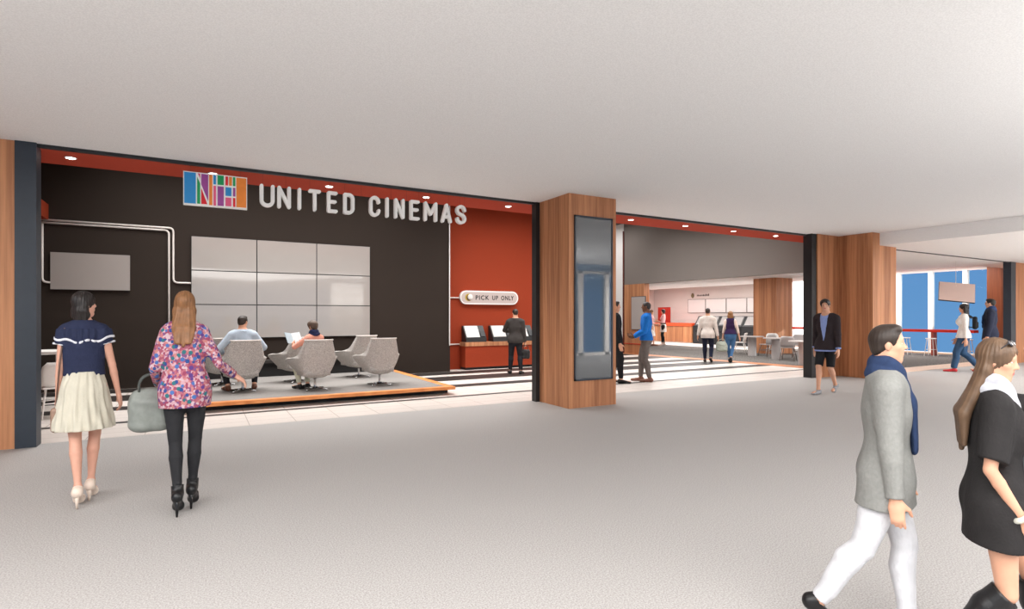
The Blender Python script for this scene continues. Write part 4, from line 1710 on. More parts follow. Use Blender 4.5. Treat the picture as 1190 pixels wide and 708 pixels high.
        if vneck:
            # open wedge at the front
            depth, wid = vneck
            for k in range(1):
                a = s.neck + s.F * 0.11 * S + s.U * 0.03 * S
                b = s.neck + s.F * 0.11 * S - s.U * depth * S
                f.ecap(a, b, wid * S, 0.003, s.fr, (1, 4.0), 0.004, 's')
        o = s.garment(name, f, mat)
        if collar:
            fc = Field()
            n = s.neck - s.U * 0.002 * S
            for i in range(10):
                a0, a1 = -2.5 + 5.0 * i / 10, -2.5 + 5.0 * (i + 1) / 10
                q = lambda a: n + (-s.F * math.cos(a) * 0.046 + s.R * math.sin(a) * 0.050 - s.U * (0.010 * (1 - math.cos(a)))) * S
                fc.cone(q(a0), q(a1), .011 * S, .011 * S, .006 * S)
            mesh_obj('collar', fc.mesh(max(.004, s.vox * .7)), mat, o)
        return o

    def front_panel(s, name, mat, depth, wid, g):
        """shirt seen in the open front of a jacket"""
        S = s.S
        f = Field()
        s.torso(f, g)
        f.cut(s.neck - s.U * 0.004 * S, unit(s.U + s.F * .2))
        f.cut(s.neck - s.U * depth * S, -s.U)
        f.cut(s.pel + s.R * wid * S, s.R)
        f.cut(s.pel - s.R * wid * S, -s.R)
        f.cut(s.pel + s.F * 0.012 * S, -s.F)
        return s.garment(name, f, mat)

    def trousers(s, name, mat, g=0.008, to=0.96, rs=None, waist=0.06, folds=0.002):
        S = s.S
        f = Field()
        w = s.slim
        m = s.sex == 'm'
        f.ecap(s.pel - s.U * 0.01 * S, s.waist, (.089 if m else .089) * S * w + g * .7, (.081 if m else .067) * S * w + g * .7, s.fr, (1, .75), 0.012 * S)
        for q in (-1, 1):
            f.ell(s.pel + s.R * q * 0.042 * S - s.F * 0.027 * S - s.U * 0.015 * S, (0.046 * S + g, 0.043 * S + g, 0.052 * S + g), s.fr, .02 * S)
        for sd in 'RL':
            f2 = Field()
            s.leg(f2, sd, g, rs=rs)
            K, A = s.knee[sd], s.ank[sd]
            if to < 0.5:
                T = s.hip[sd] + (K - s.hip[sd]) * to * 2
                n = unit(K - s.hip[sd])
            else:
                T = K + (A - K) * (to - .5) * 2
                n = unit(A - K)
            for fn, lo, hi, k, op in f2.pr:
                def cl(X, Y, Z, fn=fn, T=T, n=n):
                    return np.maximum(fn(X, Y, Z), (X - T[0]) * n[0] + (Y - T[1]) * n[1] + (Z - T[2]) * n[2])
                f.add(cl, lo, hi, k, 'u')
        if folds:
            s.folds(f, folds, 1.3)
        f.cut(s.pel + s.U * waist * S, s.U)
        return s.garment(name, f, mat)

    def skirt(s, name, mat, z0, z1, r0, r1, pleats=0, amp=0.004, sy=.8, top_at=None, off=(0, 0)):
        """z0 waist height above pelvis, z1 hem, fractions of H"""
        S = s.S
        f = Field()
        a, b = s.pel + s.U * z0 * S, s.pel + V3(0, 0, 1) * z1 * S + s.F * off[1] * S + s.R * off[0] * S
        n = 6
        for i in range(n):
            t0, t1 = i / n, (i + 1) / n
            e = lambda t: r0 + (r1 - r0) * (t ** .75)
            f.ecap(a + (b - a) * t0, a + (b - a) * t1, e(t0) * S, e(t1) * S, s.fr, (1, sy + .1 * t1), 0.01 * S)
        f.ecap(b, b + (b - a) * .1, r1 * S, r1 * S, s.fr, (1, sy + .1), 0.01 * S)
        if z0 - z1 > .1:
            s.torso(f, .010, top=False)
        if pleats:
            ctr = s.pel

            def fn(X, Y, Z):
                th_ = np.arctan2(Y - ctr[1], X - ctr[0])
                t = np.clip((a[2] - Z) / max(a[2] - b[2], 1e-3), 0, 1)
                return amp * (0.35 + t) * (np.sin(th_ * pleats + 2 * np.sin(Z * 9)) + .5 * np.sin(th_ * pleats * 1.7 + 1))
            f.disp(fn)
        f.cut(b, V3(0, 0, -1))
        f.cut(a, s.U)
        return s.garment(name, f, mat)

    def shoes(s, mat, heel=0.0, ankle=0.25, sole=None, high=None):
        S = s.S
        for sd in 'RL':
            f = Field()
            s.foot(f, sd, 0.006)
            A, d, n = s.ank[sd], s.fd[sd], s.fn[sd]
            if high:
                K = s.knee[sd]
                rs = [v * S for v in ((.036, .037, .024) if s.sex == 'f' else (.04, .04, .026))]
                T = A + (K - A) * high
                u = unit(K - A)
                back = -unit(np.cross(np.cross(K - A, d), K - A))
                C = K * .68 + A * .32 + back * .008 * S
                if high > .45:
                    f.cone(A, C, rs[2] + .007, rs[1] + .006, .012 * S)
                    f.cone(C, T + u * .03, rs[1] + .006, rs[0] + .010, .012 * S, clips=[(T, u)])
                else:
                    f.cone(A, T + u * .03, rs[2] + .006, rs[2] + .010, .012 * S, clips=[(T, u)])
            if not high:
                f.cut(A + n * (ankle - .25) * .1 * S + n * 0.002 * S, n + d * .25)
            o = mesh_obj('shoe', f.mesh(min(s.vox, .006)), mat, s.root)
            if heel:
                hp = A - d * 0.022 * S - n * 0.040 * S
                bm = bmesh.new()
                zf = 0.002 if len(s.p['foot' + sd]) <= 4 else max(0.002, hp[2] - 0.10 * S)
                if s.p['foot' + sd][3] > 45:
                    e2 = hp - n * 0.055 * S
                else:
                    e2 = V3(hp[0], hp[1], zf)
                add_cyl(bm, hp + n * .012 * S, e2, .013 * S, .005 * S, n=10)
                obj('heel', bm, mat, o, smooth=True)

    def hair(s, mat, style='short', length=1.2, vox=None):
        hh = s.hh
        R, F_, U, c = s.hR, s.hF, s.hU, s.hc
        P = lambda x, y, z: c + (R * x + F_ * y + U * z) * hh
        f = Field()
        g = {'short': .026, 'crop': .018, 'bowl': .085}.get(style, .05)
        f.ell(P(0, -.075, .135), ((.335 + g) * hh, (.42 + g) * hh, (.37 + g) * hh), s.hfr, .03 * hh)
        if style in ('short', 'crop', 'bowl'):
            f.ell(P(0, -.25, -.08), ((.27 + g * .6) * hh, .22 * hh, .25 * hh), s.hfr, .08 * hh)
            if style == 'bowl':
                f.ell(P(0, .03, .27), (.41 * hh, .43 * hh, .30 * hh), s.hfr, .08 * hh)
            if style == 'short':
                f.ell(P(0, .16, .40), (.24 * hh, .18 * hh, .12 * hh), s.hfr, .10 * hh)
            # clear face and sides
            f.ell(P(0, .42, -.16), (.42 * hh, .40 * hh, .50 * hh), s.hfr, .04 * hh, 's') if style != 'bowl' else f.ell(P(0, .46, -.16), (.33 * hh, .42 * hh, .46 * hh), s.hfr, .04 * hh, 's')
            for sg in (-1, 1):
                f.ell(P(sg * .40, .0, -.16), (.13 * hh, .16 * hh, .26 * hh), s.hfr, .03 * hh, 's')
            f.cut(P(0, -.2, -.28 if style != 'bowl' else -.3), -U + F_ * .3)
        else:
            # long or bob: curtain behind and beside the face, falling along the back
            down = V3(0, 0, -1)
            L = length * hh
            bk = -s.F
            for sg, xx, yy in ((-1, .24, -.16), (1, .24, -.16), (0, 0, -.28), (-1, .13, -.27), (1, .13, -.27)):
                p0 = P(sg * xx if sg else 0, yy, .05)
                p1 = P(sg * (xx + .05) if sg else 0, yy - .03, -.25)
                p2 = p0 + down * (L * .6) + s.R * (sg * xx * .25) * hh
                p3 = p0 + down * (L * (1.0 if sg == 0 else .93)) + s.R * (sg * xx * .1) * hh
                dB = (.70 * (.097 if s.sex == 'm' else .078) + .012) * s.S + .014
                for q_ in (p2, p3):
                    low = (s.neck - q_) @ s.U
                    if low > -.02 * s.S:
                        cur = (q_ - s.neck) @ s.F
                        wgt = min(1.0, (low + .02 * s.S) / (.06 * s.S))
                        q_ += s.F * ((-dB + .04 * abs(xx) * hh) - cur) * wgt
                rr = (.15 if style == 'long' else .16) * hh
                f.chain([p0, p1, p2, p3], [rr, rr, rr * .95, rr * .45], .08 * hh)
            f.ell(P(0, .44, -.22), (.285 * hh, .36 * hh, .50 * hh), s.hfr, .04 * hh, 's')

        ph = random.random() * 6

        def fn(X, Y, Z):
            a = np.arctan2((X - c[0]) * R[0] + (Y - c[1]) * R[1], (X - c[0]) * F_[0] + (Y - c[1]) * F_[1])
            return (.003 if style in ('short', 'crop', 'bowl') else .008) * hh * (np.sin(a * 26 + ph + Z * 14) + .6 * np.sin(a * 47 + Z * 31))
        f.disp(fn)
        return mesh_obj('hair', f.mesh(vox or min(s.vox * .7, .006)), mat, s.root)

    def scarf(s, mat, tails=True, r=.030):
        S = s.S
        f = Field()
        n = s.neck + s.U * .012 * S
        N = 16
        for j, (zz, rr, wob) in enumerate(((0.0, .041, .3), (.022, .036, 1.3), (-.016, .048, 2.2))):
            q = lambda a: n + (s.R * math.cos(a) * rr + s.F * (math.sin(a) * rr * 1.02 + .010) + s.U * (zz + .010 * math.sin(a * 2 + wob) - .016 * math.sin(a))) * S
            for i in range(N):
                f.cone(q(2 * PI * i / N), q(2 * PI * (i + 1) / N), r * .62 * S, r * .62 * S, .012 * S)
        if tails:
            for sg, ln in ((1, .23), (-1, .17)):
                p0 = n + (s.R * sg * .016 + s.F * .052 - s.U * .02) * S
                p1 = n + (s.R * sg * .026 + s.F * .086 - s.U * .10) * S
                p2 = n + (s.R * sg * .030 + s.F * .092 - s.U * ln) * S
                f.ecap(p0, p1, .020 * S, .023 * S, s.fr, (1, .55), .012 * S)
                f.ecap(p1, p2, .023 * S, .026 * S, s.fr, (1, .5), .012 * S)
        s.folds(f, .0025, 2.2)
        return mesh_obj('scarf', f.mesh(min(s.vox, .006)), mat, s.root)

    def world(s, p):
        a = s.root.rotation_euler.z
        p = (p[0] * s.root.scale[0], p[1] * s.root.scale[1], p[2])
        return (s.root.location.x + p[0] * math.cos(a) - p[1] * math.sin(a), s.root.location.y + p[0] * math.sin(a) + p[1] * math.cos(a), s.root.location.z + p[2])
# ================================================================== the people of the photograph
def cloth(name, rgb, rough=0.85, var=0.07, vscale=18, bump=0.25, bscale=90):
    return plain('cloth_' + name, rgb, rough, spec=0.15, var=var, vscale=vscale, bump=bump, bscale=bscale)


def hairm(name, rgb):
    return plain('hair_' + name, rgb, 0.45, spec=0.35, var=0.25, vscale=22)


def leather(name, rgb, rough=0.4):
    return plain('leather_' + name, rgb, rough, spec=0.4, var=0.12, vscale=20, bump=0.1, bscale=60)


def floral():
    m, nt, b = new_mat('floral_print')
    tc = nt.nodes.new('ShaderNodeTexCoord')
    def vor(scale, seedoff):
        mp = nt.nodes.new('ShaderNodeMapping')
        mp.inputs['Location'].default_value = (seedoff, seedoff * 2, 0)
        nt.links.new(tc.outputs['Object'], mp.inputs['Vector'])
        v = nt.nodes.new('ShaderNodeTexVoronoi')
        v.inputs['Scale'].default_value = scale
        nt.links.new(mp.outputs['Vector'], v.inputs['Vector'])
        return v
    v1 = vor(58, 0)
    sep = nt.nodes.new('ShaderNodeSeparateColor')
    nt.links.new(v1.outputs['Color'], sep.inputs[0])
    r = nt.nodes.new('ShaderNodeValToRGB')
    r.color_ramp.interpolation = 'CONSTANT'
    cols = [(166, 98, 112), (188, 150, 158), (144, 68, 92), (180, 120, 116), (116, 78, 120), (190, 166, 172), (152, 80, 98)]
    while len(r.color_ramp.elements) < len(cols):
        r.color_ramp.elements.new(0.5)
    for i, c in enumerate(cols):
        r.color_ramp.elements[i].position = i / len(cols)
        r.color_ramp.elements[i].color = (*lin(c), 1)
    nt.links.new(sep.outputs[0], r.inputs['Fac'])
    v2 = vor(25, 3.1)
    sep2 = nt.nodes.new('ShaderNodeSeparateColor')
    nt.links.new(v2.outputs['Color'], sep2.inputs[0])
    dots = nt.nodes.new('ShaderNodeMath')
    dots.operation = 'LESS_THAN'
    dots.inputs[1].default_value = 0.42
    nt.links.new(v2.outputs['Distance'], dots.inputs[0])
    pick = nt.nodes.new('ShaderNodeMath')
    pick.operation = 'GREATER_THAN'
    pick.inputs[1].default_value = 0.25
    nt.links.new(sep2.outputs[1], pick.inputs[0])
    mul = nt.nodes.new('ShaderNodeMath')
    mul.operation = 'MULTIPLY'
    nt.links.new(dots.outputs[0], mul.inputs[0])
    nt.links.new(pick.outputs[0], mul.inputs[1])
    r2 = nt.nodes.new('ShaderNodeValToRGB')
    r2.color_ramp.interpolation = 'CONSTANT'
    c2 = [(52, 74, 130), (74, 104, 160), (52, 104, 112), (88, 60, 120)]
    while len(r2.color_ramp.elements) < 4:
        r2.color_ramp.elements.new(0.5)
    for i, c in enumerate(c2):
        r2.color_ramp.elements[i].position = i / 4
        r2.color_ramp.elements[i].color = (*lin(c), 1)
    nt.links.new(sep2.outputs[0], r2.inputs['Fac'])
    mx = nt.nodes.new('ShaderNodeMixRGB')
    nt.links.new(mul.outputs[0], mx.inputs['Fac'])
    nt.links.new(r.outputs['Color'], mx.inputs[1])
    nt.links.new(r2.outputs['Color'], mx.inputs[2])
    nt.links.new(mx.outputs[0], b.inputs['Base Color'])
    b.inputs['Roughness'].default_value = 0.8
    b.inputs['Specular IOR Level'].default_value = 0.15
    return m


def bag(name, label, fig, pt, w, h, dp, mat, handle_top, hmat=None, ang=0.0, group=None):
    """soft tote: pt = local (m) centre of the bottom; handle rises to handle_top (m above the bottom)"""
    c = fig.world(pt)
    t = thing(name, label, 'bag', c, fig.root.rotation_euler.z + ang)
    f = Field()
    fr = ((1, 0, 0), (0, 1, 0), (0, 0, 1))
    f.box((0, 0, h * .42), (w * .5, dp * .5, h * .42), fr, r=min(dp, h) * .42, k=.01)
    f.box((0, 0, h * .8), (w * .40, dp * .28, h * .2), fr, r=dp * .25, k=.06)
    f.disp(lambda X, Y, Z: .004 * np.sin(X * 40 + Z * 25) * np.sin(Z * 30 - X * 18))
    mesh_obj('bag_body', f.mesh(.007), mat, t)
    for sy in (-1, 1):
        bm = bmesh.new()
        pts = []
        for i in range(15):
            a = PI * i / 14
            pts.append((w * .28 * math.cos(a), sy * dp * .2, h * .92 + (handle_top - h * .92) * math.sin(a) ** .6))
        add_tube(bm, pts, .008, n=8)
        obj('handle', bm, hmat or mat, t, smooth=True)
    return t


# ---- woman in navy blouse and cream skirt
f = Fig('person', 'woman seen from behind in a navy ruffled blouse, long cream skirt and cream heels', (98, 585), 338, 6, 'f',
        dict(footL=(-.022, -.055, 0, 28), footR=(.022, .065, 4, 28), handR=(.165, .045, .475), handL=(-.125, .035, .47), head=(58, 2, 0), elbR=(.6, -1, 0), curlR=25), vox=.006, skin='pink', narrow=(.88, .95))
f.body()
NAVYC = cloth('navy', (42, 47, 70))
TRIM = cloth('white_trim', (214, 214, 220), bump=0)
f.top('blouse', NAVYC, g=.012, hem=.055, sleeve=.16, sg=.014, folds=.003, loose=.088)
S = f.S
for nm, g_, lo_, hi_, mt in (('collar_ruffle', .026, .225, .292, NAVYC), ('collar_trim', .034, .216, .228, TRIM)):
    q = Field()
    f.torso(q, g_)
    for sd in 'RL':
        f.arm(q, sd, g_ * .75, frac=.14)
    q.disp(lambda X, Y, Z: .005 * np.sin(np.arctan2(Y, X) * 16))
    wv = lambda off, sgn: (lambda X, Y, Z: sgn * (Z - (f.pel[2] + off * S) - .010 * np.sin(X * 42) - .55 * np.abs(X) * 0 - .10 * (X ** 2) / .02 * 0.15))
    q.add(wv(lo_, -1), (0, 0, 0), (0, 0, 0), 0, 'i')
    q.add(wv(hi_, 1), (0, 0, 0), (0, 0, 0), 0, 'i')
    q.cut(f.neck - f.U * .020 * S, unit(f.U))
    mesh_obj(nm, q.mesh(.006), mt, f.root)
for sd, sgn in (('R', 1), ('L', -1)):
    q = Field()
    A, E_ = f.sho[sd], f.elb[sd]
    u = unit(E_ - A)
    f.arm(q, sd, .022, frac=.175)
    q.cut(A + (E_ - A) * .32, -u)
    q.disp(lambda X, Y, Z: .004 * np.sin(Y * 90))
    mesh_obj('sleeve_trim', q.mesh(.005), TRIM, f.root)
f.skirt('skirt', cloth('cream', (198, 192, 175), vscale=8), .075, -.205, .076, .138, pleats=15, amp=.006)
f.shoes(leather('cream', (222, 204, 188)), heel=1)
f.hair(hairm('black', (34, 28, 26)), 'bob', .80)
# shoulder bag with its strap
c = f.world((-.112 * S, .10, .36 * S))
t = thing('shoulder_bag', 'small brown shoulder bag hanging at the left hip of the woman in navy', 'bag', c, f.root.rotation_euler.z + math.radians(80))
q = Field()
q.box((0, 0, .10), (.13, .035, .10), ((1, 0, 0), (0, 1, 0), (0, 0, 1)), r=.03)
mesh_obj('bag_body', q.mesh(.006), leather('taupe', (150, 122, 104)), t)
q = Field()
q.box((0, -.03, .135), (.125, .012, .07), ((1, 0, 0), (0, 1, 0), (0, 0, 1)), r=.01)
mesh_obj('flap', q.mesh(.005), leather('dark_taupe', (112, 88, 76)), t)
bm = bmesh.new()
shl = f.sho['L'] + V3(.012, 0, .062)
top = shl - np.array((-.112 * S, .10, .36 * S))
cs, sn = math.cos(math.radians(-80)), math.sin(math.radians(-80))
tp = (top[0] * cs - top[1] * sn, top[0] * sn + top[1] * cs, top[2])
for sx in (-1, 1):
    add_tube(bm, [(sx * .10, 0, .19), (sx * .075 + tp[0] * .5, tp[1] * .45 + .035 * 0, .19 + (tp[2] - .19) * .55), (sx * .045 + tp[0], tp[1], tp[2] - .03), (tp[0], tp[1], tp[2])], .006, n=6)
obj('strap', bm, MATS['leather_dark_taupe'], t, smooth=True)

# ---- woman in floral blouse
f = Fig('person', 'woman seen from behind in a pink floral blouse, black skinny trousers and black heels', (215, 594), 338, 4, 'f',
        dict(footL=(-.030, -.045, 0, 38), footR=(.030, .06, 4, 38), handR=(.235, .10, .635), handL=(-.135, .13, .60), elbR=(.35, -.5, -1), elbL=(-.5, -1, -.6),
             fdR=(.8, .25, -.55), palmR=(-.3, .2, -1), curlR=22, head=(4, 0, 0), palmL=(1, 0, .2), curlL=50), vox=.006, skin='pink', narrow=(.90, .95))
f.body()
f.trousers('trousers', cloth('black_denim', (44, 44, 46), vscale=9), g=.006, to=.975)
f.top('blouse', floral(), g=.016, hem=-.085, flare=.010, sleeve=.97, sg=.011, folds=.006, loose=.092)
f.shoes(leather('black', (24, 23, 24)), heel=1, high=.16)
f.hair(hairm('light_brown', (128, 88, 56)), 'long', 1.62)
S = f.S
e = f.elb['L'] * .45 + f.wri['L'] * .55
bag('handbag', 'slouchy grey leather handbag hung on the arm of the woman in floral blouse', f, (e[0] - .035, e[1], .385 * S), .30, .33, .15, leather('grey_green', (126, 130, 124), .45), e[2] - .385 * S + .026, hmat=leather('dark_green_grey', (70, 74, 70)), ang=math.radians(10))

# ---- seated man
ch = LOUNGE[0]
f = Fig('person', 'seated man in a pale blue jacket with short dark hair, head turned right', (282, 455), 370, 0, 'm',
        dict(pel=(0, -.015, .315), footR=(.135, .13, 12, 0), footL=(-.12, .13, -12, 0), kneeR=(.5, 1, .4), kneeL=(-.5, 1, .4), lean=4,
             handR=(.17, .16, .395), handL=(-.17, .14, .395), elbR=(.8, -.7, -.4), elbL=(-.8, -.7, -.4), head=(42, -3, 0), fdR=(0, 1, -.2), fdL=(0, 1, -.2), palmR=(0, 0, -1), palmL=(0, 0, -1)),
        vox=.009, skin='light', at=(ch.location.x, ch.location.y), height=1.72, zfloor=PZ + .003)
f.root.rotation_euler.z = ch.rotation_euler.z
f.body()
f.trousers('trousers', cloth('charcoal', (40, 40, 44)), g=.010, to=.96)
f.top('jacket', cloth('pale_blue', (176, 188, 200)), g=.018, hem=-.02, sleeve=.97, sg=.013, collar=True)
f.shoes(leather('brown', (104, 62, 44)))
f.hair(hairm('dark_brown', (48, 38, 32)), 'short')

# ---- seated person in coral
ch = LOUNGE[1]
f = Fig('person', 'seated person in a coral top and pale trousers with bobbed brown hair, reading', (366, 453), 374, 0, 'f',
        dict(pel=(0, -.01, .315), footR=(.03, .17, 0, 0), footL=(-.06, .19, 0, 0), kneeR=(.1, 1, .5), kneeL=(-.2, 1, .5), lean=2,
             handL=(-.10, .24, .50), handR=(.02, .25, .50), elbL=(-1, -.3, -.6), elbR=(.8, -.2, -.8), head=(-8, -12, 0), fdL=(.3, 1, .3), fdR=(-.3, 1, .3), palmL=(1, 0, .3), palmR=(-1, 0, .3), curlL=60, curlR=60),
        vox=.009, skin='light', at=(ch.location.x - .02, ch.location.y), height=1.60, zfloor=PZ + .003)
f.root.rotation_euler.z = ch.rotation_euler.z + math.radians(22)
f.body()
f.trousers('trousers', cloth('pale_khaki', (206, 204, 182)), g=.014, to=.95)
f.top('cardigan', cloth('coral', (222, 156, 136)), g=.016, hem=-.01, sleeve=.95, sg=.012)
f.scarf(cloth('navy_scarf', (38, 44, 74)), tails=False, r=.026)
f.shoes(leather('black', (24, 23, 24)))
f.hair(hairm('mid_brown', (92, 74, 62)), 'bowl')
S = f.S
mid = (f.wri['L'] + f.wri['R']) / 2
t = thing('magazine', 'open pale blue-grey magazine held up by the seated person in coral', 'magazine', f.world(mid + V3(-.02, .11, .045)), f.root.rotation_euler.z)
for sg, cl in ((-1, (158, 172, 180)), (1, (196, 202, 204))):
    M = Matrix.Rotation(math.radians(-32), 4, 'X') @ Matrix.Rotation(math.radians(sg * -16), 4, 'Z')
    bm = bmesh.new()
    add_box(bm, min(0, sg * .16), max(0, sg * .16), -.004, .004, -.03, .2, M)
    obj('page', bm, plain('page_%d' % cl[0], cl, .5, var=.1, vscale=12), t)

# ---- man at the pick-up counter
f = Fig('person', 'man from behind in a charcoal jacket standing at the pick-up counter', (599, 434.5), 359, 4, 'm',
        dict(footR=(.085, -.02, 14, 0), footL=(-.085, .03, -14, 0), handL=(-.08, .19, .655), elbL=(-1, -.5, -.5), handR=(.15, .02, .475), head=(-18, -8, 0), fdL=(.3, 1, .2), palmL=(0, 0, -1), curlR=60), vox=.010, skin='light')
f.body()
f.trousers('trousers', cloth('charcoal', (40, 40, 44)), g=.012, to=.98)
f.top('jacket', cloth('dark_grey', (64, 60, 58)), g=.018, hem=-.06, sleeve=.97, sg=.014, collar=True)
f.shoes(leather('black', (24, 23, 24)))
f.hair(hairm('dark_brown', (48, 38, 32)), 'short')
w_ = f.wri['R']
bag('shopping_bag', 'small black bag carried by the man at the pick-up counter', f, (w_[0] + .02, w_[1], w_[2] - .42), .22, .24, .10, leather('black', (24, 23, 24)), .35)

# ---- man half hidden by the display column
f = Fig('person', 'man in a black suit half hidden behind the display column, facing right', (715.5, 445), 350, 88, 'm',
        dict(footR=(.05, .06, 6, 0), footL=(-.05, -.08, 0, 18), handR=(.12, .05, .47), handL=(-.12, .03, .47)), vox=.010, skin='light')
f.body()
f.trousers('trousers', cloth('black', (34, 34, 36)), g=.012, to=.98)
f.front_panel('shirt', cloth('white_shirt', (222, 222, 224)), .13, .03, .021)
f.top('suit_jacket', cloth('black', (34, 34, 36)), g=.018, hem=-.09, sleeve=.97, sg=.014, vneck=(.13, .036), collar=True)
f.shoes(leather('black', (24, 23, 24)))
f.hair(hairm('black', (34, 28, 26)), 'short')

# ---- man in the blue sweater
f = Fig('person', 'man in a bright blue sweater and grey trousers facing left, forearms raised', (751, 443.5), 350.5, -88, 'm',
        dict(footR=(.05, .07, 0, 0), footL=(-.05, -.045, -4, 0), handR=(.06, .165, .565), handL=(-.07, .145, .56), elbR=(.6, -1, -.6), elbL=(-.6, -1, -.6), fdR=(-.2, 1, .25), fdL=(.2, 1, .1), palmR=(-1, 0, .4), palmL=(1, 0, .4), curlR=40, curlL=35), vox=.009, skin='brown')
f.body(brow=(24, 20, 18))
f.trousers('trousers', cloth('taupe', (112, 104, 100)), g=.012, to=.98)
f.top('sweater', cloth('bright_blue', (34, 112, 196)), g=.014, hem=-.015, sleeve=.97, sg=.012, folds=.004)
f.shoes(leather('tan_brown', (128, 82, 66)))
f.hair(hairm('grey_black', (58, 54, 52)), 'crop')

# ---- two women at the snack counter
f = Fig('person', 'woman in a pink top and pale apron skirt facing left before the red door', (770.8, 402), 359.5, -86, 'f',
        dict(footR=(.04, .03, 0, 10), footL=(-.04, -.03, 0, 10), handR=(.04, .15, .70), handL=(-.05, .15, .68), elbR=(.6, -.7, -1), elbL=(-.6, -.7, -1), fdR=(0, 1, .3), fdL=(0, 1, .3), curlR=50, curlL=50, palmR=(-1, 0, .2), palmL=(1, 0, .2)), vox=.011, skin='light')
f.body()
f.trousers('leggings', cloth('black', (34, 34, 36)), g=.006, to=.98)
f.top('blouse', cloth('pink', (226, 178, 176)), g=.012, hem=.06, sleeve=.7, sg=.010)
f.skirt('apron_skirt', cloth('pale_grey', (214, 204, 196)), .075, -.17, .080, .098)
f.skirt('belt', cloth('black', (34, 34, 36)), .085, .055, .084, .084)
f.shoes(leather('pale', (204, 190, 180)))
f.hair(hairm('dark_brown', (48, 38, 32)), 'bob', .5)

f = Fig('person', 'woman in a pink top and white skirt, mostly hidden behind the man in blue', (757.2, 402), 360, 86, 'f',
        dict(footR=(.04, .05, 0, 0), footL=(-.04, -.03, 0, 0), handR=(.06, .15, .60), handL=(-.06, .12, .58), elbR=(.6, -.9, -.8), elbL=(-.6, -.9, -.8), fdR=(0, 1, .1), palmR=(-1, 0, 0)), vox=.011, skin='light')
f.body()
f.top('blouse', cloth('pink', (226, 178, 176)), g=.012, hem=.06, sleeve=.7, sg=.010)
f.skirt('skirt', cloth('white', (226, 222, 218)), .075, -.27, .078, .11, pleats=9)
f.shoes(leather('tan_brown', (128, 82, 66)))
f.hair(hairm('light_brown', (128, 88, 56)), 'bob', .7)

# ---- couple walking into the lobby
f = Fig('person', 'man from behind in a pale grey jacket and navy trousers walking into the lobby', (822.5, 421), 358, 3, 'm',
        dict(footR=(.055, -.05, 8, 20), footL=(-.055, .10, -6, 0), handR=(.175, .0, .475), handL=(-.175, .03, .475)), vox=.010, skin='tan', slim=.95)
f.body()
f.trousers('trousers', cloth('dark_navy', (38, 42, 60)), g=.014, to=.98)
f.top('jacket', cloth('pale_grey', (206, 200, 194)), g=.020, hem=-.085, flare=.012, sleeve=.97, sg=.015, collar=True)
f.shoes(leather('dark_brown', (58, 40, 32)))
f.hair(hairm('dark_brown', (48, 38, 32)), 'short')

f = Fig('person', 'woman from behind in a purple vest and blue jeans walking beside the pale jacket', (848.8, 421.5), 361.5, 4, 'f',
        dict(footR=(.012, -.05, 0, 32), footL=(-.02, .08, 0, 10), handR=(.165, .02, .50), handL=(-.15, .05, .48), elbR=(1, -.8, 0), curlL=60), vox=.010, skin='light')
f.body()
f.trousers('jeans', cloth('blue_denim', (72, 112, 156), vscale=9), g=.008, to=.94)
f.top('shirt', cloth('cream_shirt', (226, 208, 196)), g=.010, hem=.03, sleeve=.97, sg=.010)
f.top('vest', cloth('deep_purple', (52, 36, 70)), g=.018, hem=.015, sleeves='')
f.shoes(leather('black', (24, 23, 24)), heel=1)
f.hair(hairm('honey_brown', (146, 104, 66)), 'bob', .78)
w_ = f.wri['L']
bag('tote_bag', 'pale green tote carried by the woman in the purple vest', f, (w_[0] - .03, w_[1], w_[2] - .47), .36, .33, .15, leather('pale_green', (184, 194, 180), .5), .40)

# ---- young man in shorts
f = Fig('person', 'smiling young man in a dark blazer, black shorts and grey shoes walking forward', (960.5, 457.5), 348, -158, 'm',
        dict(footR=(.035, .12, 4, 0), footL=(-.04, -.13, 0, 28), handR=(.14, -.02, .475), handL=(-.15, .05, .47), head=(-14, 2, 6), lean=2), vox=.008, skin='light', slim=.90, narrow=(.90, 1))
f.body()
f.trousers('shorts', cloth('black', (34, 34, 36)), g=.020, to=.47)
f.front_panel('shirt', cloth('blue_shirt', (138, 156, 206)), .36, .040, .024)
f.top('shirt_tail', cloth('blue_shirt', (138, 156, 206)), g=.020, hem=-.075, flare=.01, sleeves='', folds=.002)
f.top('blazer', cloth('dark_brown', (52, 44, 46)), g=.026, hem=-.06, flare=.012, sleeve=.95, sg=.018, vneck=(.30, .050), collar=True)
for sd in 'RL':
    q = Field()
    f.arm(q, sd, .020, frac=.99)
    u = unit(f.wri[sd] - f.elb[sd])
    q.cut(f.wri[sd] - u * .035, -u)
    mesh_obj('cuff', q.mesh(.006), MATS['cloth_blue_shirt'], f.root)
f.shoes(plain('shoe_pattern', (138, 138, 140), .6, var=.7, vscale=60))
f.hair(hairm('black', (34, 28, 26)), 'bowl')

# ---- woman in white sweater
f = Fig('person', 'woman in a white sweater, blue jeans and red shoes walking left', (1120, 432.5), 353, -92, 'f',
        dict(footL=(-.035, .115, 0, 0), footR=(.035, -.16, 0, 34), handL=(-.13, -.02, .47), handR=(.12, .08, .48), head=(8, 0, 0)), vox=.009, skin='light')
f.body()
f.trousers('jeans', cloth('dark_denim', (54, 80, 110), vscale=9), g=.012, to=.985, rs=(.058, .038, .036, .030))
f.top('sweater', cloth('white_knit', (232, 228, 222)), g=.020, hem=-.03, flare=.006, sleeve=.97, sg=.014, folds=.004)
f.shoes(leather('red', (190, 42, 46)))
f.hair(hairm('black', (34, 28, 26)), 'long', 1.25)
c = f.chest - f.F * .125 * f.S + f.U * .0 * f.S
t = thing('backpack', 'small black backpack on the back of the woman in the white sweater', 'bag', f.world(c - V3(0, 0, .17)), f.root.rotation_euler.z)
q = Field()
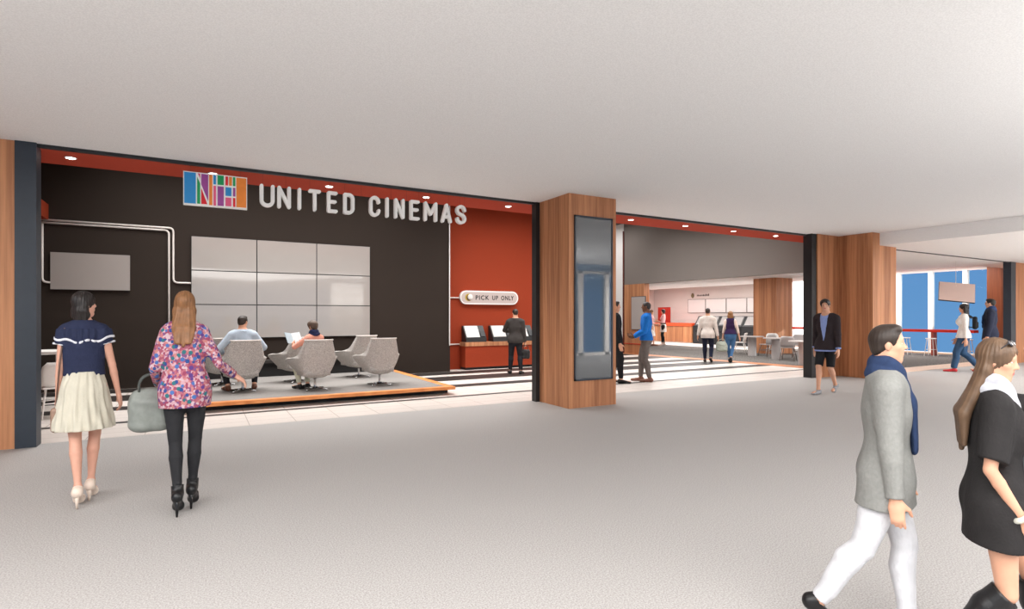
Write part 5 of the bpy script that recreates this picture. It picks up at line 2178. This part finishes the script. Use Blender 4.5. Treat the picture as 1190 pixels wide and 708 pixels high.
q.box((0, 0, .17), (.12, .05, .17), ((1, 0, 0), (0, 1, 0), (0, 0, 1)), r=.045)
mesh_obj('bag_body', q.mesh(.009), cloth('black', (34, 34, 36)), t)
q = Field()
q.box((0, -.05, .12), (.085, .022, .08), ((1, 0, 0), (0, 1, 0), (0, 0, 1)), r=.02)
mesh_obj('front_pocket', q.mesh(.008), MATS['cloth_black'], t)
for sx in (-1, 1):
    bm = bmesh.new()
    add_tube(bm, [(sx * .07, .03, .30), (sx * .085, .09, .36), (sx * .09, .20, .37), (sx * .095, .265, .25), (sx * .10, .22, .08), (sx * .10, .05, .05)], .011, n=8)
    obj('shoulder_strap', bm, MATS['cloth_black'], t, smooth=True)

# ---- man in the dark coat with glasses
f = Fig('person', 'man in a dark navy coat, scarf and glasses facing left by the brown pillar', (1151, 433), 347, -88, 'm',
        dict(footL=(-.05, .06, 0, 0), footR=(.05, -.08, 0, 15), handL=(-.13, .03, .47), handR=(.13, .03, .47), head=(4, 0, 0)), vox=.010, skin='light')
f.body()
f.trousers('trousers', cloth('charcoal', (40, 40, 44)), g=.012, to=.98)
f.top('coat', cloth('midnight', (42, 46, 62)), g=.022, hem=-.09, flare=.012, sleeve=.97, sg=.018, collar=True)
f.scarf(cloth('slate_scarf', (46, 60, 92)), tails=True, r=.026)
f.shoes(leather('black', (24, 23, 24)))
f.hair(hairm('black', (34, 28, 26)), 'short')


def eyewear(f, zc, yc, name, mat, w=.15, r=.085, thick=.010, tilt=0.0, solid=False):
    hh = f.hh
    q = Field()
    U, F_ = f.hU * math.cos(tilt) - f.hF * math.sin(tilt), f.hF * math.cos(tilt) + f.hU * math.sin(tilt)
    P = lambda x, y, z: f.hc + (f.hR * x + F_ * y + U * z) * hh + (f.hF * yc + f.hU * zc) * hh
    for sg in (-1, 1):
        if solid:
            q.ell(P(sg * w, 0, 0), (.125 * hh, .03 * hh, .085 * hh), (f.hR, F_, U), .01 * hh)
        else:
            for i in range(12):
                a, b = 2 * PI * i / 12, 2 * PI * (i + 1) / 12
                q.cone(P(sg * w + .11 * math.cos(a), 0, r * math.sin(a)), P(sg * w + .11 * math.cos(b), 0, r * math.sin(b)), thick * hh * 1.4, None, .004 * hh)
        q.cone(P(sg * (w + .12), 0, .02), P(sg * .36, -.38, .03), thick * hh * 1.5, None, .01 * hh)
    q.cone(P(-.05, .01, .01), P(.05, .01, .01), thick * hh * 1.4, None, .005 * hh)
    return mesh_obj(name, q.mesh(.0025), mat, f.root)


eyewear(f, .04, .35, 'glasses', plain('black_plastic', (22, 20, 20), .3))

# ---- large man in grey blazer, front right
f = Fig('person', 'man in a grey blazer, navy scarf and white trousers striding right, cropped by the frame', (1029, 740), 376, 84, 'm',
        dict(footR=(.05, -.215, 0, 34), footL=(-.05, .07, 0, 0), handR=(.135, .015, .455), handL=(-.13, .06, .47), head=(2, 2, 0), curlR=28, lean=1), vox=.006, skin='light', slim=1.0, narrow=(.95, .88))
f.body(brow=(40, 32, 28))
f.trousers('trousers', cloth('white_cotton', (206, 206, 209)), g=.012, to=.985, folds=.004)
f.front_panel('shirt', cloth('white_shirt', (222, 222, 224)), .2, .034, .013)
f.top('blazer', cloth('grey_wool', (136, 136, 132), vscale=60), g=.020, hem=-.105, flare=.006, sleeve=.99, sg=.016, folds=.004, vneck=(.24, .045))
bl = f.root.children[-1]
S = f.S
q = Field()
q.ell(f.pel + f.U * .10 * S + f.F * .090 * S + f.R * .012 * S, (.010, .006, .010), f.fr, .003)
q2 = mesh_obj('button', q.mesh(.003), plain('button_black', (30, 28, 28), .3), bl)
f.scarf(cloth('navy_wool', (44, 58, 88), vscale=40), tails=True, r=.028)
f.shoes(leather('black', (24, 23, 24)))
f.hair(hairm('dark_brown', (48, 38, 32)), 'short')

# ---- woman in black dress, front right edge
f = Fig('person', 'woman in a black dress and tall black boots with sunglasses on her long brown hair', (1155, 779), 393, 78, 'f',
        dict(footR=(.045, -.13, 0, 12), footL=(-.04, .17, 0, 0), handR=(.115, .045, .487), handL=(-.055, .150, .90), elbR=(.4, -1, 0), elbL=(-.5, 1, -.6),
             fdL=(.25, -.35, 1), palmL=(.2, -1, 0), curlL=20, head=(24, -8, 0), curlR=30), vox=.006, skin='light', narrow=(.95, .84))
f.body()
BLK = cloth('black_dress', (44, 42, 42))
f.top('dress', BLK, g=.018, hem=-.125, flare=.022, sleeve=.42, sg=.020, folds=.004, loose=.090, neck=.012)
f.scarf(cloth('white_scarf', (178, 178, 184), vscale=40), tails=True, r=.024)
f.shoes(leather('black', (24, 23, 24)), heel=1, high=.97)
f.hair(hairm('brown', (100, 78, 60)), 'long', 2.25)
eyewear(f, .46, .21, 'sunglasses', plain('dark_lens', (40, 40, 46), .1), tilt=math.radians(50), solid=True)
q = Field()
u = unit(f.wri['R'] - f.elb['R'])
a_ = unit(np.cross(u, V3(0, 1, 0)))
b_ = np.cross(u, a_)
cw_ = f.wri['R'] - u * .012
for i in range(16):
    t0, t1 = 2 * PI * i / 16, 2 * PI * (i + 1) / 16
    rr = .0215 * f.S
    q.cone(cw_ + (a_ * math.cos(t0) + b_ * math.sin(t0)) * rr, cw_ + (a_ * math.cos(t1) + b_ * math.sin(t1)) * rr, .0065 * f.S * (1.25 if i % 2 else .9), None, .003)
mesh_obj('bracelet', q.mesh(.003), plain('bracelet_ivory', (206, 204, 190), .35, var=.1), f.root)
